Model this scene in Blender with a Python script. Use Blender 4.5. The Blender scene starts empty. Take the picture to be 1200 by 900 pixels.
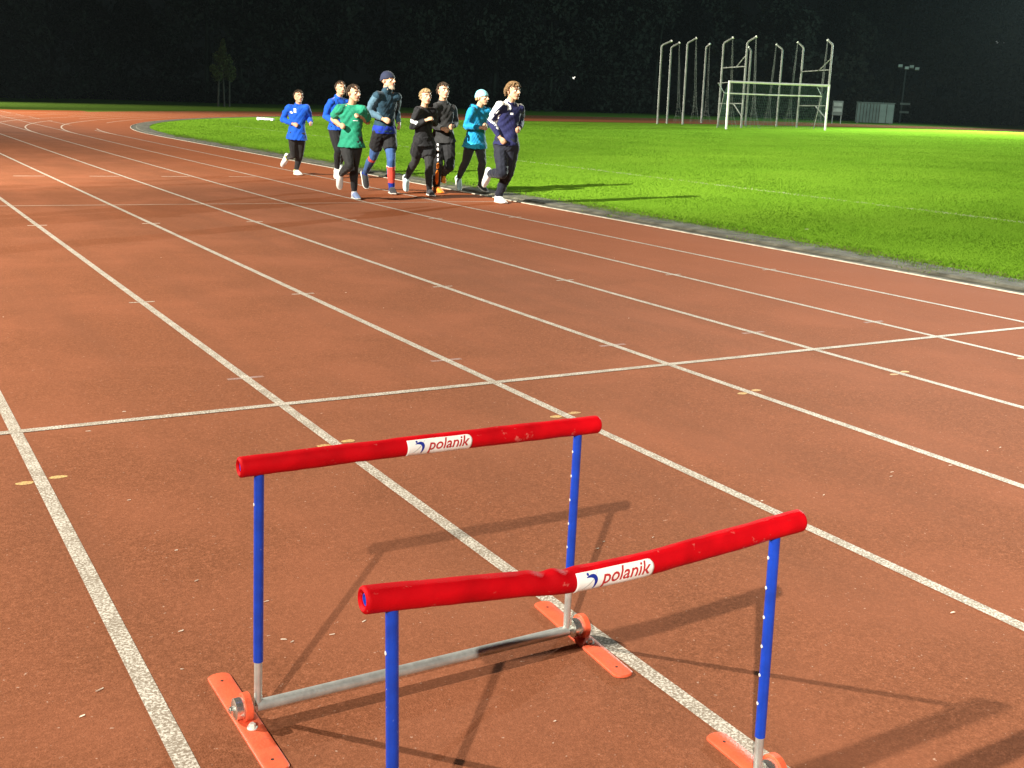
import bpy, bmesh, math, random
import numpy as np
from mathutils import Vector, Matrix, noise as mnoise

S = bpy.context.scene
COL = S.collection
random.seed(4)
rng = np.random.default_rng(4)

# ------------------------------------------------------------------ camera
cam = bpy.data.cameras.new('camera')
cam.sensor_width = 36.0
cam.lens = 1298.4 / 1200 * 36
cam.clip_start = 0.05
cam.clip_end = 2000
camo = bpy.data.objects.new('camera', cam)
COL.objects.link(camo)
_r = Vector((0.860451, -0.507924, 0.040459))
_u = Vector((0.090399, 0.230318, 0.968907))
_f = Vector((0.501450, 0.830040, -0.244093))
M = Matrix((_r, _u, -_f)).transposed().to_4x4()
M.translation = Vector((0, 0, 1.497))
camo.matrix_world = M
S.camera = camo
S.render.resolution_x, S.render.resolution_y = 1024, 768

# ------------------------------------------------------------------ world: night sky
w = bpy.data.worlds.new('World')
S.world = w
w.use_nodes = True
nt = w.node_tree
bg = nt.nodes['Background']
bg.inputs['Color'].default_value = (0.55, 0.75, 0.7, 1)
bg.inputs['Strength'].default_value = 0.0035

# ------------------------------------------------------------------ floodlights, and fill spots added to even out the light (all outside the picture)
def flood(name, loc, watts, target, color=(1.0, 0.95, 0.85), radius=0.09, cone=165):
    l = bpy.data.lights.new(name, 'SPOT')
    l.energy = watts
    l.color = color
    l.shadow_soft_size = radius
    l.spot_size = math.radians(cone)
    l.spot_blend = 0.85
    o = bpy.data.objects.new(name, l)
    COL.objects.link(o)
    o.location = loc
    o.rotation_euler = (Vector(target) - Vector(loc)).to_track_quat('-Z', 'Y').to_euler()
    return o
flood('flood_and_fill_spot', (-8.7, -9.0, 9.3), 16500, (3, -1, 0), cone=150)
flood('flood_and_fill_spot', (-8.7, 13.0, 9.3), 23500, (5, 13, 0), cone=150)
flood('flood_and_fill_spot', (-8.7, 13.0, 9.35), 72000, (31, 21, 0), cone=38)  # added beam from the same position, brightens the infield
flood('flood_and_fill_spot', (-8.7, 13.0, 9.4), 36000, (5, 27, 0), cone=54)  # added beam along the straight, brightens its farther lanes
flood('flood_and_fill_spot', (-8.7, -9.0, 9.35), 47000, (21, 8.5, 0), cone=48)  # added beam, lifts the near grass and the right-hand lanes
flood('flood_and_fill_spot', (-8.7, -9.0, 9.4), 110000, (43, 44, 0.4), cone=17)  # narrow beam added to brighten the goal crossbar and far grass
flood('flood_and_fill_spot', (-22.0, 78.0, 17.0), 360000, (17, 55, 0), cone=62)
flood('flood_and_fill_spot', (-12.0, 98.0, 14.0), 85000, (7, 92, 0), cone=58)  # added lamp, brightens the verge behind the bend
flood('flood_and_fill_spot', (86.0, 53.0, 15.5), 420000, (54, 37, 0), color=(0.90, 1.0, 0.92), cone=52)
flood('flood_and_fill_spot', (86.0, 53.0, 15.6), 60000, (70, 66, 17), color=(0.55, 1.0, 0.98), cone=160)  # added teal spill, makes the haze glow at upper right

S.view_settings.view_transform = 'Standard'
S.view_settings.look = 'None'
S.view_settings.exposure = 0.0
S.view_settings.gamma = 1.0
S.render.engine = 'CYCLES'
S.cycles.use_denoising = True
S.cycles.max_bounces = 5

# ------------------------------------------------------------------ materials
def new_mat(name):
    m = bpy.data.materials.new(name)
    m.use_nodes = True
    return m, m.node_tree, m.node_tree.nodes['Principled BSDF']

def mat(name, color, rough=0.6, metal=0.0, var=0.15, scale=8.0, bump=0.0, bscale=60.0, spec=0.3, coat=0.0, sheen=0.0, detail=4, wear=None):
    """one surface: colour that wanders with object-space noise, and a bump"""
    m, t, b = new_mat(name)
    b.inputs['Roughness'].default_value = rough
    b.inputs['Metallic'].default_value = metal
    b.inputs['Specular IOR Level'].default_value = spec
    b.inputs['Coat Weight'].default_value = coat
    b.inputs['Sheen Weight'].default_value = sheen
    tc = t.nodes.new('ShaderNodeTexCoord')
    n = t.nodes.new('ShaderNodeTexNoise')
    n.inputs['Scale'].default_value = scale
    n.inputs['Detail'].default_value = detail
    t.links.new(tc.outputs['Object'], n.inputs['Vector'])
    r = t.nodes.new('ShaderNodeValToRGB')
    r.color_ramp.elements[0].position = 0.3
    r.color_ramp.elements[1].position = 0.7
    r.color_ramp.elements[0].color = tuple(c * (1 - var) for c in color) + (1,)
    r.color_ramp.elements[1].color = tuple(min(1, c * (1 + var)) for c in color) + (1,)
    t.links.new(n.outputs['Fac'], r.inputs['Fac'])
    outc = r.outputs['Color']
    if wear:                                   # (colour, noise scale, threshold, strength): scuffs and chips
        wn = t.nodes.new('ShaderNodeTexNoise')
        wn.inputs['Scale'].default_value = wear[1]
        wn.inputs['Detail'].default_value = 5
        wn.inputs['Roughness'].default_value = 0.7
        t.links.new(tc.outputs['Object'], wn.inputs['Vector'])
        wr = t.nodes.new('ShaderNodeValToRGB')
        wr.color_ramp.elements[0].position = wear[2]
        wr.color_ramp.elements[0].color = (0, 0, 0, 1)
        wr.color_ramp.elements[1].position = min(0.99, wear[2] + 0.05)
        wr.color_ramp.elements[1].color = (wear[3],) * 3 + (1,)
        t.links.new(wn.outputs['Fac'], wr.inputs['Fac'])
        mx = t.nodes.new('ShaderNodeMix'); mx.data_type = 'RGBA'
        t.links.new(wr.outputs['Color'], mx.inputs[0])
        t.links.new(outc, mx.inputs[6])
        mx.inputs[7].default_value = tuple(wear[0]) + (1,)
        outc = mx.outputs[2]
    t.links.new(outc, b.inputs['Base Color'])
    if bump:
        n2 = t.nodes.new('ShaderNodeTexNoise')
        n2.inputs['Scale'].default_value = bscale
        n2.inputs['Detail'].default_value = 3
        t.links.new(tc.outputs['Object'], n2.inputs['Vector'])
        bp = t.nodes.new('ShaderNodeBump')
        bp.inputs['Strength'].default_value = bump
        bp.inputs['Distance'].default_value = 0.01
        t.links.new(n2.outputs['Fac'], bp.inputs['Height'])
        t.links.new(bp.outputs['Normal'], b.inputs['Normal'])
    return m

def N(t, kind, **kw):
    n = t.nodes.new(kind)
    for k, v in kw.items():
        if k in n.inputs:
            n.inputs[k].default_value = v
        else:
            setattr(n, k, v)
    return n

def ramp(t, fac, stops):
    r = t.nodes.new('ShaderNodeValToRGB')
    e = r.color_ramp.elements
    while len(e) < len(stops):
        e.new(0.5)
    for i, (p, c) in enumerate(stops):
        e[i].position = p
        e[i].color = (tuple(c) + (1,)) if isinstance(c, (tuple, list)) else (c, c, c, 1)
    t.links.new(fac, r.inputs['Fac'])
    return r.outputs['Color']

def mix(t, fac, a, b, mode='MIX'):
    m = t.nodes.new('ShaderNodeMix')
    m.data_type = 'RGBA'
    m.blend_type = mode
    for sock, v in ((m.inputs[0], fac), (m.inputs[6], a), (m.inputs[7], b)):
        if hasattr(v, 'is_output') or isinstance(v, bpy.types.NodeSocket):
            t.links.new(v, sock)
        elif isinstance(v, (int, float)):
            sock.default_value = v
        else:
            sock.default_value = tuple(v) + (1,)
    return m.outputs[2]

def noise(t, co, scale, detail=3, rough=0.55, dist=0.0):
    n = N(t, 'ShaderNodeTexNoise')
    n.inputs['Scale'].default_value = scale
    n.inputs['Detail'].default_value = detail
    n.inputs['Roughness'].default_value = rough
    n.inputs['Distortion'].default_value = dist
    t.links.new(co, n.inputs['Vector'])
    return n.outputs['Fac']

def track_material():
    m, t, b = new_mat('red_rubber')
    co = N(t, 'ShaderNodeTexCoord').outputs['Object']
    grain = mix(t, 0.45, noise(t, co, 210, 2, 0.7), noise(t, co, 95, 2, 0.6))
    mid = noise(t, co, 26, 6, 0.75)
    patch = noise(t, co, 1.1, 4, 0.55, 0.4)
    mpx = N(t, 'ShaderNodeMapping')                       # wear runs along the lanes
    mpx.inputs['Scale'].default_value = (1.6, 0.16, 1)
    t.links.new(co, mpx.inputs['Vector'])
    streak = noise(t, mpx.outputs['Vector'], 1.2, 4, 0.6)
    base = ramp(t, grain, [(0.30, (0.112, 0.039, 0.017)), (0.5, (0.234, 0.082, 0.037)), (0.70, (0.395, 0.148, 0.076))])
    base = mix(t, ramp(t, mid, [(0.38, 0.0), (0.64, 0.42)]), base, (0.170, 0.058, 0.027))
    base = mix(t, ramp(t, patch, [(0.42, 0.0), (0.65, 0.5)]), base, (0.31, 0.107, 0.053))
    base = mix(t, ramp(t, streak, [(0.46, 0.0), (0.70, 0.42)]), base, (0.180, 0.069, 0.035))
    # the inner lanes have newer, redder rubber
    sx = N(t, 'ShaderNodeSeparateXYZ')
    t.links.new(co, sx.inputs['Vector'])
    mr = N(t, 'ShaderNodeMapRange')
    mr.inputs['From Min'].default_value = 5.0
    mr.inputs['From Max'].default_value = 8.4
    mr.inputs['To Max'].default_value = 0.55
    t.links.new(sx.outputs['X'], mr.inputs['Value'])
    base = mix(t, mr.outputs['Result'], base, (0.34, 0.085, 0.020))
    # pale chafed flecks
    fl = noise(t, co, 75, 2, 0.5)
    base = mix(t, ramp(t, fl, [(0.715, 0.0), (0.78, 0.7)]), base, (0.55, 0.36, 0.26))
    t.links.new(base, b.inputs['Base Color'])
    b.inputs['Roughness'].default_value = 0.95
    b.inputs['Specular IOR Level'].default_value = 0.06
    bp = N(t, 'ShaderNodeBump')
    bp.inputs['Strength'].default_value = 0.55
    bp.inputs['Distance'].default_value = 0.004
    t.links.new(noise(t, co, 230, 2, 0.6), bp.inputs['Height'])
    t.links.new(bp.outputs['Normal'], b.inputs['Normal'])
    return m

def line_material(name, col, worn, lo, hi):
    m, t, b = new_mat(name)
    co = N(t, 'ShaderNodeTexCoord').outputs['Object']
    n = noise(t, co, 120, 2, 0.7)
    n2 = noise(t, co, 9, 3, 0.6)
    s = mix(t, 0.22, n, n2)
    c = ramp(t, s, [(lo, worn), (hi, col)])
    t.links.new(c, b.inputs['Base Color'])
    b.inputs['Roughness'].default_value = 0.75
    bp = N(t, 'ShaderNodeBump')
    bp.inputs['Strength'].default_value = 0.5
    bp.inputs['Distance'].default_value = 0.003
    t.links.new(n, bp.inputs['Height'])
    t.links.new(bp.outputs['Normal'], b.inputs['Normal'])
    return m

def grass_material(name, dark, light, yellow):
    m, t, b = new_mat(name)
    co = N(t, 'ShaderNodeTexCoord').outputs['Object']
    fine = noise(t, co, 24, 4, 0.7)
    mp = N(t, 'ShaderNodeMapping')
    mp.inputs['Rotation'].default_value = (0, 0, math.radians(-38))
    mp.inputs['Scale'].default_value = (0.10, 0.9, 1)
    t.links.new(co, mp.inputs['Vector'])
    band = noise(t, mp.outputs['Vector'], 0.5, 3, 0.6, 0.3)
    patch = noise(t, co, 0.45, 4, 0.6)
    c = ramp(t, fine, [(0.3, dark), (0.7, light)])
    c = mix(t, ramp(t, patch, [(0.4, 0.0), (0.75, 0.6)]), c, yellow)
    c = mix(t, ramp(t, band, [(0.42, 0.65), (0.55, 0.0)]), c, dark)
    t.links.new(c, b.inputs['Base Color'])
    b.inputs['Roughness'].default_value = 1.0
    b.inputs['Specular IOR Level'].default_value = 0.0
    bp = N(t, 'ShaderNodeBump')
    bp.inputs['Strength'].default_value = 0.6
    bp.inputs['Distance'].default_value = 0.03
    t.links.new(noise(t, co, 40, 3, 0.7), bp.inputs['Height'])
    t.links.new(bp.outputs['Normal'], b.inputs['Normal'])
    return m

MT = {}
MT['track'] = track_material()
MT['line'] = line_material('white_line_paint', (0.66, 0.60, 0.50), (0.25, 0.195, 0.14), 0.46, 0.60)
MT['thin_line'] = line_material('thin_line_paint', (0.62, 0.52, 0.40), (0.34, 0.18, 0.11), 0.36, 0.52)
MT['yellow_paint'] = line_material('yellow_mark_paint', (0.62, 0.44, 0.14), (0.36, 0.17, 0.075), 0.40, 0.60)
MT['grey_paint'] = line_material('grey_mark_paint', (0.36, 0.27, 0.25), (0.25, 0.105, 0.06), 0.42, 0.66)
MT['grass'] = grass_material('turf', (0.155, 0.315, 0.021), (0.212, 0.405, 0.027), (0.225, 0.395, 0.032))
MT['verge'] = grass_material('verge_turf', (0.080, 0.150, 0.018), (0.125, 0.215, 0.026), (0.14, 0.19, 0.035))
MT['blade_a'] = mat('grass_blade_mid', (0.205, 0.400, 0.026), 1.0, var=0.15, scale=0.6, spec=0.0)
MT['blade_b'] = mat('grass_blade_dark', (0.180, 0.360, 0.023), 1.0, var=0.15, scale=0.6, spec=0.0)
MT['blade_c'] = mat('grass_blade_pale', (0.228, 0.420, 0.031), 1.0, var=0.15, scale=0.9, spec=0.0)
MT['blade_dry'] = mat('grass_blade_dry', (0.230, 0.230, 0.080), 0.7, var=0.25, scale=1.5, spec=0.1)
MT['blade_line'] = mat('grass_blade_chalked', (0.60, 0.66, 0.42), 0.7, var=0.35, scale=2.0, spec=0.1)
def leaf_normals(m):
    """blades share most of the sward's upright normal, as thin translucent leaves do"""
    t = m.node_tree
    g = N(t, 'ShaderNodeNewGeometry')
    mx = N(t, 'ShaderNodeMix'); mx.data_type = 'VECTOR'
    mx.inputs[0].default_value = 0.85
    t.links.new(g.outputs['Normal'], mx.inputs[4])
    mx.inputs[5].default_value = (0, 0, 1)
    vn = N(t, 'ShaderNodeVectorMath', operation='NORMALIZE')
    t.links.new(mx.outputs[1], vn.inputs[0])
    pb = t.nodes['Principled BSDF']
    t.links.new(vn.outputs[0], pb.inputs['Normal'])
    tl = N(t, 'ShaderNodeBsdfTranslucent')
    src = pb.inputs['Base Color'].links[0].from_socket
    t.links.new(src, tl.inputs['Color'])
    t.links.new(vn.outputs[0], tl.inputs['Normal'])
    ms = N(t, 'ShaderNodeMixShader')
    ms.inputs[0].default_value = 0.45
    t.links.new(pb.outputs[0], ms.inputs[1])
    t.links.new(tl.outputs[0], ms.inputs[2])
    t.links.new(ms.outputs[0], t.nodes['Material Output'].inputs['Surface'])
for _k in ('blade_a', 'blade_b', 'blade_c', 'blade_dry', 'blade_line'):
    leaf_normals(MT[_k])
MT['concrete'] = mat('kerb_concrete', (0.120, 0.114, 0.085), 0.95, var=0.5, scale=5, bump=0.7, bscale=70, spec=0.15)
MT['red_foam'] = mat('red_fabric_sleeve', (0.47, 0.0012, 0.0048), 0.62, var=0.22, scale=11, bump=0.14, bscale=420, spec=0.10, wear=((0.62, 0.20, 0.16), 26, 0.63, 0.45))
MT['blue_paint'] = mat('blue_powder_coat', (0.003, 0.046, 0.40), 0.38, var=0.16, scale=26, bump=0.10, bscale=200, spec=0.5, wear=((0.55, 0.60, 0.72), 85, 0.69, 0.85))
MT['steel'] = mat('galvanised_steel', (0.56, 0.57, 0.53), 0.42, metal=0.6, var=0.16, scale=30, bump=0.15, bscale=90, spec=0.5)
MT['chrome'] = mat('bright_zinc', (0.78, 0.78, 0.72), 0.25, metal=0.9, var=0.12, scale=60, bump=0.1, bscale=120)
MT['orange_plastic'] = mat('orange_plastic', (0.72, 0.115, 0.048), 0.5, var=0.14, scale=20, bump=0.15, bscale=130, spec=0.3, wear=((0.42, 0.10, 0.06), 48, 0.60, 0.6))
MT['white_plastic'] = mat('white_plastic', (0.75, 0.73, 0.66), 0.45, var=0.1, scale=20)
MT['label_white'] = mat('printed_label_white', (0.80, 0.79, 0.74), 0.45, var=0.06, scale=18, bump=0.08, bscale=140)
MT['print_red'] = mat('print_red', (0.42, 0.03, 0.03), 0.5, var=0.08)
MT['print_blue'] = mat('print_blue', (0.012, 0.025, 0.24), 0.5, var=0.08)
MT['print_grey'] = mat('print_grey', (0.48, 0.48, 0.46), 0.5, var=0.08)
MT['dark'] = mat('dark_recess', (0.02, 0.016, 0.014), 0.8)
MT['chip'] = mat('pale_scraps', (0.78, 0.66, 0.52), 0.7, var=0.3, scale=30)
MT['kerb_white'] = mat('white_kerb_paint', (0.47, 0.42, 0.33), 0.85, var=0.35, scale=7, bump=0.3, bscale=60)
MT['goal_white'] = mat('white_painted_aluminium', (0.82, 0.83, 0.77), 0.4, var=0.10, scale=6)
MT['cage_grey'] = mat('grey_galvanised_post', (0.24, 0.25, 0.22), 0.6, metal=0.1, var=0.25, scale=3)
MT['net_green'] = mat('green_net_cord', (0.030, 0.085, 0.048), 0.8)
MT['net_grey'] = mat('grey_net_cord', (0.11, 0.12, 0.10), 0.8)
MT['bark'] = mat('bark', (0.085, 0.075, 0.060), 0.9, var=0.4, scale=3)
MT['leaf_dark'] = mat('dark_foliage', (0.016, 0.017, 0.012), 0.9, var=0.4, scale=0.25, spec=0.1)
MT['leaf_birch'] = mat('birch_foliage', (0.085, 0.095, 0.030), 0.7, var=0.4, scale=1.2, spec=0.1)

# ------------------------------------------------------------------ helpers
class MB:
    """collects vertices and faces; build() links them as one mesh object"""
    def __init__(s):
        s.v, s.f, s.m = [], [], []
    def add(s, vs, fs, mi=0):
        o = len(s.v)
        s.v += [tuple(x) for x in vs]
        s.f += [tuple(i + o for i in f) for f in fs]
        s.m += [mi] * len(fs)
    def rings(s, rings, cap0=True, cap1=True, mi=0):
        n = len(rings[0])
        vs = [p for r in rings for p in r]
        fs = []
        for k in range(len(rings) - 1):
            for i in range(n):
                j = (i + 1) % n
                fs.append((k * n + i, k * n + j, (k + 1) * n + j, (k + 1) * n + i))
        if cap0:
            fs.append(tuple(range(n))[::-1])
        if cap1:
            fs.append(tuple((len(rings) - 1) * n + i for i in range(n)))
        s.add(vs, fs, mi)
    def tube(s, pts, rad, n=10, cap=True, mi=0):
        pts = [Vector(p) for p in pts]
        if not hasattr(rad, '__len__'):
            rad = [rad] * len(pts)
        rings, up = [], None
        for i, p in enumerate(pts):
            d = (pts[min(i + 1, len(pts) - 1)] - pts[max(i - 1, 0)]).normalized()
            if up is None:
                up = d.orthogonal().normalized()
            up = (up - d * up.dot(d)).normalized()
            sd = d.cross(up)
            rings.append([p + (up * math.cos(a) + sd * math.sin(a)) * rad[i] for a in [2 * math.pi * k / n for k in range(n)]])
        s.rings(rings, cap, cap, mi)
    def cone(s, p0, p1, r0, r1, n=10, round0=True, round1=True, mi=0):
        """tapered capsule"""
        p0, p1 = Vector(p0), Vector(p1)
        d = p1 - p0
        if d.length < 1e-6:
            d = Vector((0, 0, 1e-4))
        dn = d.normalized()
        pts, rs = [], []
        if round0:
            for a in (80, 50, 25):
                pts.append(p0 - dn * r0 * math.sin(math.radians(a))); rs.append(r0 * math.cos(math.radians(a)))
        pts.append(p0); rs.append(r0)
        pts.append(p1); rs.append(r1)
        if round1:
            for a in (25, 50, 80):
                pts.append(p1 + dn * r1 * math.sin(math.radians(a))); rs.append(r1 * math.cos(math.radians(a)))
        up = dn.orthogonal().normalized(); sd = dn.cross(up)
        s.rings([[p + (up * math.cos(2 * math.pi * k / n) + sd * math.sin(2 * math.pi * k / n)) * r for k in range(n)] for p, r in zip(pts, rs)], mi=mi)
    def ellipsoid(s, c, ax, r, n=14, m=9, mi=0):
        c = Vector(c)
        rings = []
        for i in range(m):
            t = math.pi * (i + 0.5) / m
            rings.append([c + ax[0] * (r[0] * math.sin(t) * math.cos(2 * math.pi * k / n)) + ax[1] * (r[1] * math.sin(t) * math.sin(2 * math.pi * k / n)) + ax[2] * (-r[2] * math.cos(t)) for k in range(n)])
        s.rings(rings, mi=mi)
    def box(s, c, h, ax=None, mi=0):
        c = Vector(c)
        ax = ax or (Vector((1, 0, 0)), Vector((0, 1, 0)), Vector((0, 0, 1)))
        vs = [c + ax[0] * (h[0] * x) + ax[1] * (h[1] * y) + ax[2] * (h[2] * z) for x, y, z in
              ((-1, -1, -1), (1, -1, -1), (1, 1, -1), (-1, 1, -1), (-1, -1, 1), (1, -1, 1), (1, 1, 1), (-1, 1, 1))]
        s.add(vs, [(0, 3, 2, 1), (4, 5, 6, 7), (0, 1, 5, 4), (1, 2, 6, 5), (2, 3, 7, 6), (3, 0, 4, 7)], mi)
    def build(s, name, mats, parent=None, smooth=True, origin=None):
        o = Vector(origin) if origin is not None else Vector((0, 0, 0))
        me = bpy.data.meshes.new(name)
        me.from_pydata([tuple(Vector(v) - o) for v in s.v], [], s.f)
        for mm in (mats if isinstance(mats, (list, tuple)) else [mats]):
            me.materials.append(mm)
        me.polygons.foreach_set('material_index', s.m)
        me.polygons.foreach_set('use_smooth', [smooth] * len(s.f))
        me.update()
        bm = bmesh.new(); bm.from_mesh(me)
        bmesh.ops.recalc_face_normals(bm, faces=bm.faces)
        bm.to_mesh(me); bm.free()
        if smooth:
            try:
                me.set_sharp_from_angle(angle=math.radians(42))
            except Exception:
                pass
        ob = bpy.data.objects.new(name, me)
        COL.objects.link(ob)
        ob.parent = parent
        ob.location = o
        return ob

def tag(o, label=None, cat=None, group=None, kind=None):
    if label: o['label'] = label
    if cat: o['category'] = cat
    if group: o['group'] = group
    if kind: o['kind'] = kind
    return o

def empty(name, loc, label, cat, group=None):
    o = bpy.data.objects.new(name, None)
    COL.objects.link(o)
    o.location = loc
    o.empty_display_size = 0.1
    return tag(o, label, cat, group)

def np_mesh(name, verts, faces, mats, mi=None, smooth=False):
    """fast path: faces is an (n,3) or (n,4) array"""
    me = bpy.data.meshes.new(name)
    k = faces.shape[1]
    me.vertices.add(len(verts)); me.vertices.foreach_set('co', np.asarray(verts, np.float32).ravel())
    me.loops.add(faces.size); me.loops.foreach_set('vertex_index', faces.ravel().astype(np.int32))
    me.polygons.add(len(faces))
    me.polygons.foreach_set('loop_start', np.arange(len(faces), dtype=np.int32) * k)
    me.polygons.foreach_set('loop_total', np.full(len(faces), k, np.int32))
    for m in mats:
        me.materials.append(m)
    if mi is not None:
        me.polygons.foreach_set('material_index', np.asarray(mi, np.int32))
    me.polygons.foreach_set('use_smooth', np.full(len(faces), smooth))
    me.update(calc_edges=True)
    me.validate()
    o = bpy.data.objects.new(name, me)
    COL.objects.link(o)
    return o

# ------------------------------------------------------------------ terrain
XK = 9.156                       # kerb of the straight
CX, CY, RK = XK + 36.5, 39.0, 36.5   # centre and radius of the bend
SLOPE = 0.0155                   # the straight is banked towards the field, so the level field climbs away from it
def plane(X):
    return SLOPE * max(0.0, X - XK)
def zt(X, Y):
    r = math.hypot(X - CX, Y - CY) if Y > CY else abs(X - CX)
    t = min(1, max(0, (36 - r) / 16))
    return plane(X) + 0.2 * t * t * (3 - 2 * t)
LEAN = Vector((-0.0177, 0, 1)).normalized()      # true vertical over the level field

def sheet(name, xs, ys, dz, material, inside=None, kind='structure'):
    mb = MB()
    idx = {}
    for i, x in enumerate(xs):
        for j, y in enumerate(ys):
            idx[i, j] = len(mb.v); mb.v.append((x, y, plane(x) + dz))
    for i in range(len(xs) - 1):
        for j in range(len(ys) - 1):
            mb.f.append((idx[i, j], idx[i + 1, j], idx[i + 1, j + 1], idx[i, j + 1])); mb.m.append(0)
    o = mb.build(name, material, smooth=False)
    return tag(o, kind=kind)

# ground: dull grass far past the horizon
sheet('ground', [-900, -60, -20, 0, XK, 40, 90, 200, 900], [-300, -60, 0, 40, 90, 160, 300, 1200], 0.0, MT['verge'])
# the straight with its run-out, and the bend
sheet('track', [-3.5, 0, 3, 6, XK, 13.0], [-14, -8, 0, 4, 8, 16, 24, 40, 60, 74.6], 0.006, MT['track'])
def bend_sheet(name, r0, r1, a0, a1, dz, material, n=72, k=4):
    mb = MB()
    for i in range(n + 1):
        a = math.radians(a0 + (a1 - a0) * i / n)
        for j in range(k + 1):
            r = r0 + (r1 - r0) * j / k
            x, y = CX + r * math.cos(a), CY + r * math.sin(a)
            mb.v.append((x, y, plane(x) + dz))
    for i in range(n):
        for j in range(k):
            q = i * (k + 1) + j
            mb.f.append((q, q + 1, q + k + 2, q + k + 1)); mb.m.append(0)
    return tag(mb.build(name, material, smooth=False), kind='structure')
bend_sheet('track_bend', 36.5, 46.4, 0, 180, 0.009, MT['track'])
# infield: slightly crowned lawn, trimmed to the inside of the kerb
def infield():
    xs = sorted(set([9.78, 10.2, 11, 12] + list(np.arange(13, 82.0, 1.5))))
    ys = list(np.arange(-30, 74.5, 1.5))
    mb = MB()
    RI = RK - 0.62
    rows = []
    for y in ys:
        half = RI if y <= CY else math.sqrt(max(0.3, RI ** 2 - (y - CY) ** 2))
        row = []
        for k in range(41):
            s = -math.cos(math.pi * k / 40)
            x = CX + half * s
            row.append(len(mb.v)); mb.v.append((x, y, zt(x, y) + 0.014))
        rows.append(row)
    for a, b in zip(rows, rows[1:]):
        for k in range(40):
            mb.f.append((a[k], a[k + 1], b[k + 1], b[k])); mb.m.append(0)
    return tag(mb.build('infield', MT['grass'], smooth=True), kind='structure')
infield()
# red field-event area in the end of the field, where the throwing cage stands
def d_area():
    mb = MB()
    n = 30
    xs = np.linspace(31, 76, n)
    for x in xs:
        y0 = 57.0 - 0.05 * (x - 31) if x < 44 else 56.3 - 0.20 * (x - 44)
        y1 = CY + math.sqrt(max(0.1, (RK + 0.3) ** 2 - (x - CX) ** 2))
        for j in range(9):
            y = y0 + (max(y1, y0 + .2) - y0) * j / 8
            mb.v.append((x, y, zt(x, y) + 0.03))
    for i in range(n - 1):
        for j in range(8):
            q = i * 9 + j
            mb.f.append((q, q + 9, q + 10, q + 1)); mb.m.append(0)
    return tag(mb.build('throwing_area', MT['track'], smooth=False), kind='structure')
d_area()

# kerb and drain strip: a path with a profile, along the straight and round the bend
def path_point(s, off):
    """s metres along the inner kerb from Y=-14; off metres to the outside (negative: towards the field)"""
    L = CY + 14
    if s <= L:
        return (XK - off, -14 + s)
    a = math.pi - (s - L) / RK
    return (CX + (RK + off) * math.cos(a), CY + (RK + off) * math.sin(a))
SVALS = list(np.arange(0, CY + 14, 1.0)) + list(CY + 14 + np.arange(0, 115, 1.2))
def strip(name, prof, material, svals=SVALS, kind='structure', jig=0.0):
    mb = MB()
    n = len(prof)
    for s in svals:
        for k, (o, z) in enumerate(prof):
            jj = jig * (mnoise.noise((s * 0.9, o * 3, 0.3)) if k == n - 1 else 0)
            x, y = path_point(s, o + jj)
            mb.v.append((x, y, plane(x) + z))
    for i in range(len(svals) - 1):
        for k in range(n - 1):
            q = i * n + k
            mb.f.append((q, q + 1, q + n + 1, q + n)); mb.m.append(0)
    return tag(mb.build(name, material, smooth=False), kind=kind)
strip('drain_strip', [(-0.03, 0.013), (-0.06, 0.008), (-0.20, 0.010), (-0.24, 0.030), (-0.40, 0.034), (-0.72, 0.022)], MT['concrete'])
strip('kerb', [(0.014, 0.006), (0.014, 0.014), (0.010, 0.017), (-0.010, 0.017), (-0.014, 0.014), (-0.014, 0.010)], MT['kerb_white'])

# painted lines. lane line k runs k lanes outside the kerb
LINE_X = [XK - 1.22 * k - (0.066 if k else 0.0) for k in range(9)]
def flat_strip(name, pts, width, dz, material):
    dzf = dz if callable(dz) else (lambda y: dz)
    mb = MB()
    for i, p in enumerate(pts):
        p = Vector(p); a = Vector(pts[max(i - 1, 0)]); b = Vector(pts[min(i + 1, len(pts) - 1)])
        d = (b - a).normalized(); nrm = Vector((-d.y, d.x))
        for sgn in (-1, 1):
            q = p + nrm * (width / 2 * sgn)
            mb.v.append((q.x, q.y, plane(q.x) + dzf(q.y)))
    for i in range(len(pts) - 1):
        mb.f.append((2 * i, 2 * i + 1, 2 * i + 3, 2 * i + 2)); mb.m.append(0)
    return tag(mb.build(name, material, smooth=False), kind='structure')
for k in range(9):
    if k:
        flat_strip('lane_line', [(LINE_X[k], y) for y in (-14, 0, 8, 20, 30, 36, 73)], 0.05, lambda y: 0.0075 if y < 33 else 0.0105, MT['line'])
        flat_strip('bend_line', [path_point(CY + 14 + s, XK - LINE_X[k]) for s in np.arange(0, 115, 1.0)], 0.05, 0.0120, MT['thin_line'])
flat_strip('start_line', [(-0.62, 5.134), (2, 5.134), (5, 5.134), (9.1, 5.134)], 0.05, 0.0085, MT['line'])
flat_strip('start_line', [(-0.62, 15.324), (4, 15.324), (9.1, 15.324)], 0.03, 0.0085, MT['thin_line'])
def ellipse(name, x, y, rx, ry, material):
    mb = MB()
    n = 12
    mb.add([(x + rx * math.cos(2 * math.pi * i / n) * (0.9 + 0.2 * random.random()), y + ry * math.sin(2 * math.pi * i / n) * (0.85 + 0.3 * random.random()), plane(x) + 0.0070) for i in range(n)], [tuple(range(n))])
    return tag(mb.build(name, material, smooth=False), kind='structure')
for k in range(2, 8):
    for sgn in (-1, 1):
        ellipse('hurdle_mark', LINE_X[k] + 0.062 * sgn + 0.004, 4.428 + 0.012 * sgn, 0.034, 0.020, MT['yellow_paint'])
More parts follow.
